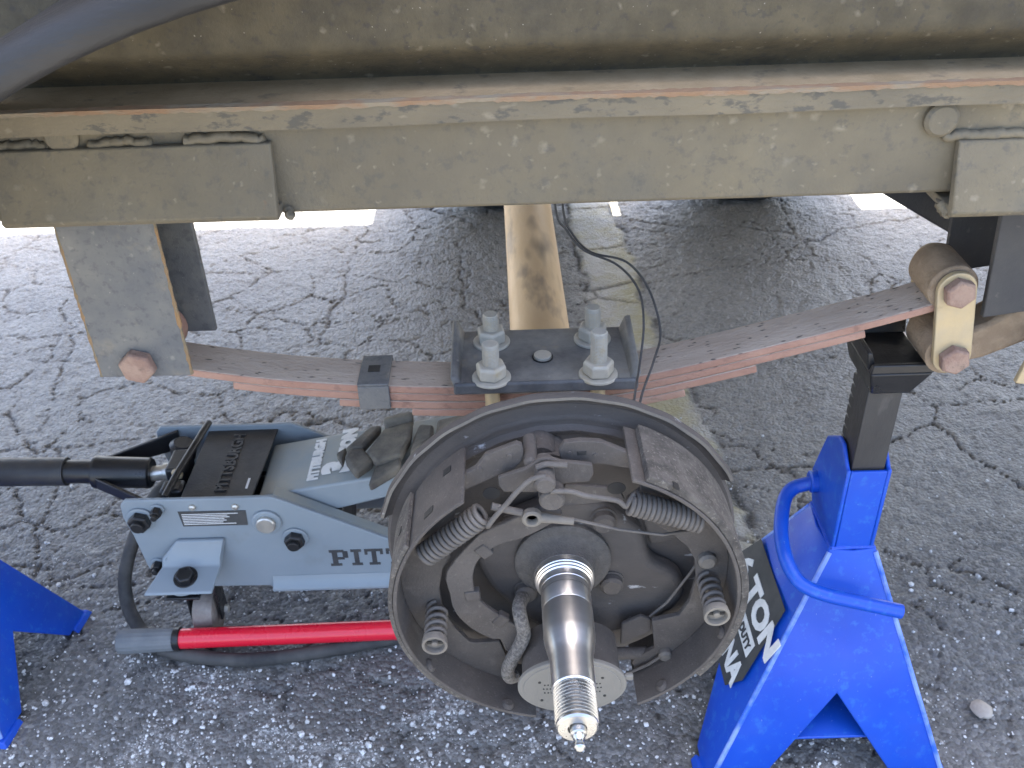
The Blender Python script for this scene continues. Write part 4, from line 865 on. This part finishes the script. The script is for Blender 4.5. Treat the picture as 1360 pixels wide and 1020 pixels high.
# ================================================================== RUBBER PAD ON THE ARM
rp = thing('rubber_pad', 'folded dusty black rubber pad lying on the jack arm', 'rubber pad', (-.14, .86, .225))
lobes = [
 ([(-.1661, .9006), (-.1511, .8998), (-.1691, .8554), (-.1905, .8565)], .2400, .0135),
 ([(-.1856, .8607), (-.1723, .8619), (-.154, .8356), (-.1723, .8140), (-.1889, .8428)], .2390, .0150),
 ([(-.1499, .8935), (-.1147, .8974), (-.1144, .8613), (-.1231, .8292), (-.151, .8253), (-.1667, .8493)], .2450, .0150),
 ([(-.1500, .9020), (-.1309, .9060), (-.1148, .9050), (-.1137, .8950), (-.1487, .8925)], .2520, .0200),
 ([(-.1533, .8303), (-.1244, .8377), (-.1227, .8176), (-.1587, .8007)], .2395, .0150),
 ([(-.1076, .8920), (-.0900, .8818), (-.0900, .8524), (-.1150, .8349), (-.1130, .8639)], .2490, .0160),
 ([(-.0880, .9000), (-.0500, .8950), (-.0560, .8400), (-.0880, .8400)], .2540, .0160),
 ([(-.2010, .8602), (-.1899, .8706), (-.1907, .8505), (-.1917, .8416)], .2310, .0100)]
for k, (pg, zt, th) in enumerate(lobes):
    cxp = sum(p[0] for p in pg)/len(pg); cyp = sum(p[1] for p in pg)/len(pg)
    tx, ty = random.uniform(-.18, .18), random.uniform(-.15, .15)
    top = [(x, y, zt+(x-cxp)*(.16+tx)+(y-cyp)*ty) for x, y in pg]
    bot = [(cxp+(x-cxp)*.94, cyp+(y-cyp)*.94, z-th) for x, y, z in top]
    part('fold', MB().hexa(bot, top), 'rubber', rp, .0042, 3)

# ================================================================== HOSE AND LOOSE HANDLE
hp = [(-.405, .93, .155), (-.440, .915, .135), (-.465, .8900, .100), (-.4830, .8630, .055), (-.4830, .8430, .020), (-.4619, .8126, .0100), (-.4400, .7920, .0100), (-.4096, .7722, .0100), (-.3264, .7577, .0100), (-.2397, .7654, .0100), (-.1572, .7826, .0100), (-.06, .80, .010), (.05, .83, .010)]
tag(part('hose', MB().tube(spline(hp, 8), .0082, 14), 'hose'), 'black rubber hose curling from the jack onto the asphalt', 'hose')
hd = thing('loose_handle', 'red steel bar with grey ribbed grip lying on asphalt', 'handle', (-.3, .778, .012))
part('bar', MB().tube([(-.405, .7756, .0290), (-.02, .7832, .0265)], .0118, 28), 'red', hd)
part('collar', MB().lathe([(0, .0130), (.001, .0138), (.007, .0138), (.008, .0130)], (-.4045, .7756, .0290), (1, .02, 0), 28), 'black', hd)
gv = MB(); v = []; f = []; n = 64
pg = [(-.4700, .0100), (-.4685, .0125), (-.4620, .0138), (-.4060, .0128), (-.4040, .0122)]
for (x, r_) in pg:
    for i in range(n):
        t = 2*math.pi*i/n; q = r_*(1+(.045 if i % 4 < 2 else 0)); v.append((x, .7744+(x+.47)*.02+q*math.cos(t), .0285+q*math.sin(t)))
for k in range(len(pg)-1):
    for i in range(n): f.append((k*n+i, k*n+(i+1) % n, (k+1)*n+(i+1) % n, (k+1)*n+i))
f += [tuple(range(n))[::-1], tuple(range((len(pg)-1)*n, len(pg)*n))]
part('grip', gv.add(v, f), 'grip', hd)

# ================================================================== SMALL STONE
bm = bmesh.new(); bmesh.ops.create_icosphere(bm, subdivisions=2, radius=1)
sm_ = MB(); sm_.add([(.4996+v_.co.x*.0115*(1+random.uniform(-.12, .12)), .6627+v_.co.y*.0125*(1+random.uniform(-.12, .12)), .0035+v_.co.z*.0042) for v_ in bm.verts], [[q.index for q in f_.verts] for f_ in bm.faces]); bm.free()
tag(part('stone', sm_, 'stone', angle=50), 'flat pale stone on the asphalt right of the blue stand', 'stone')
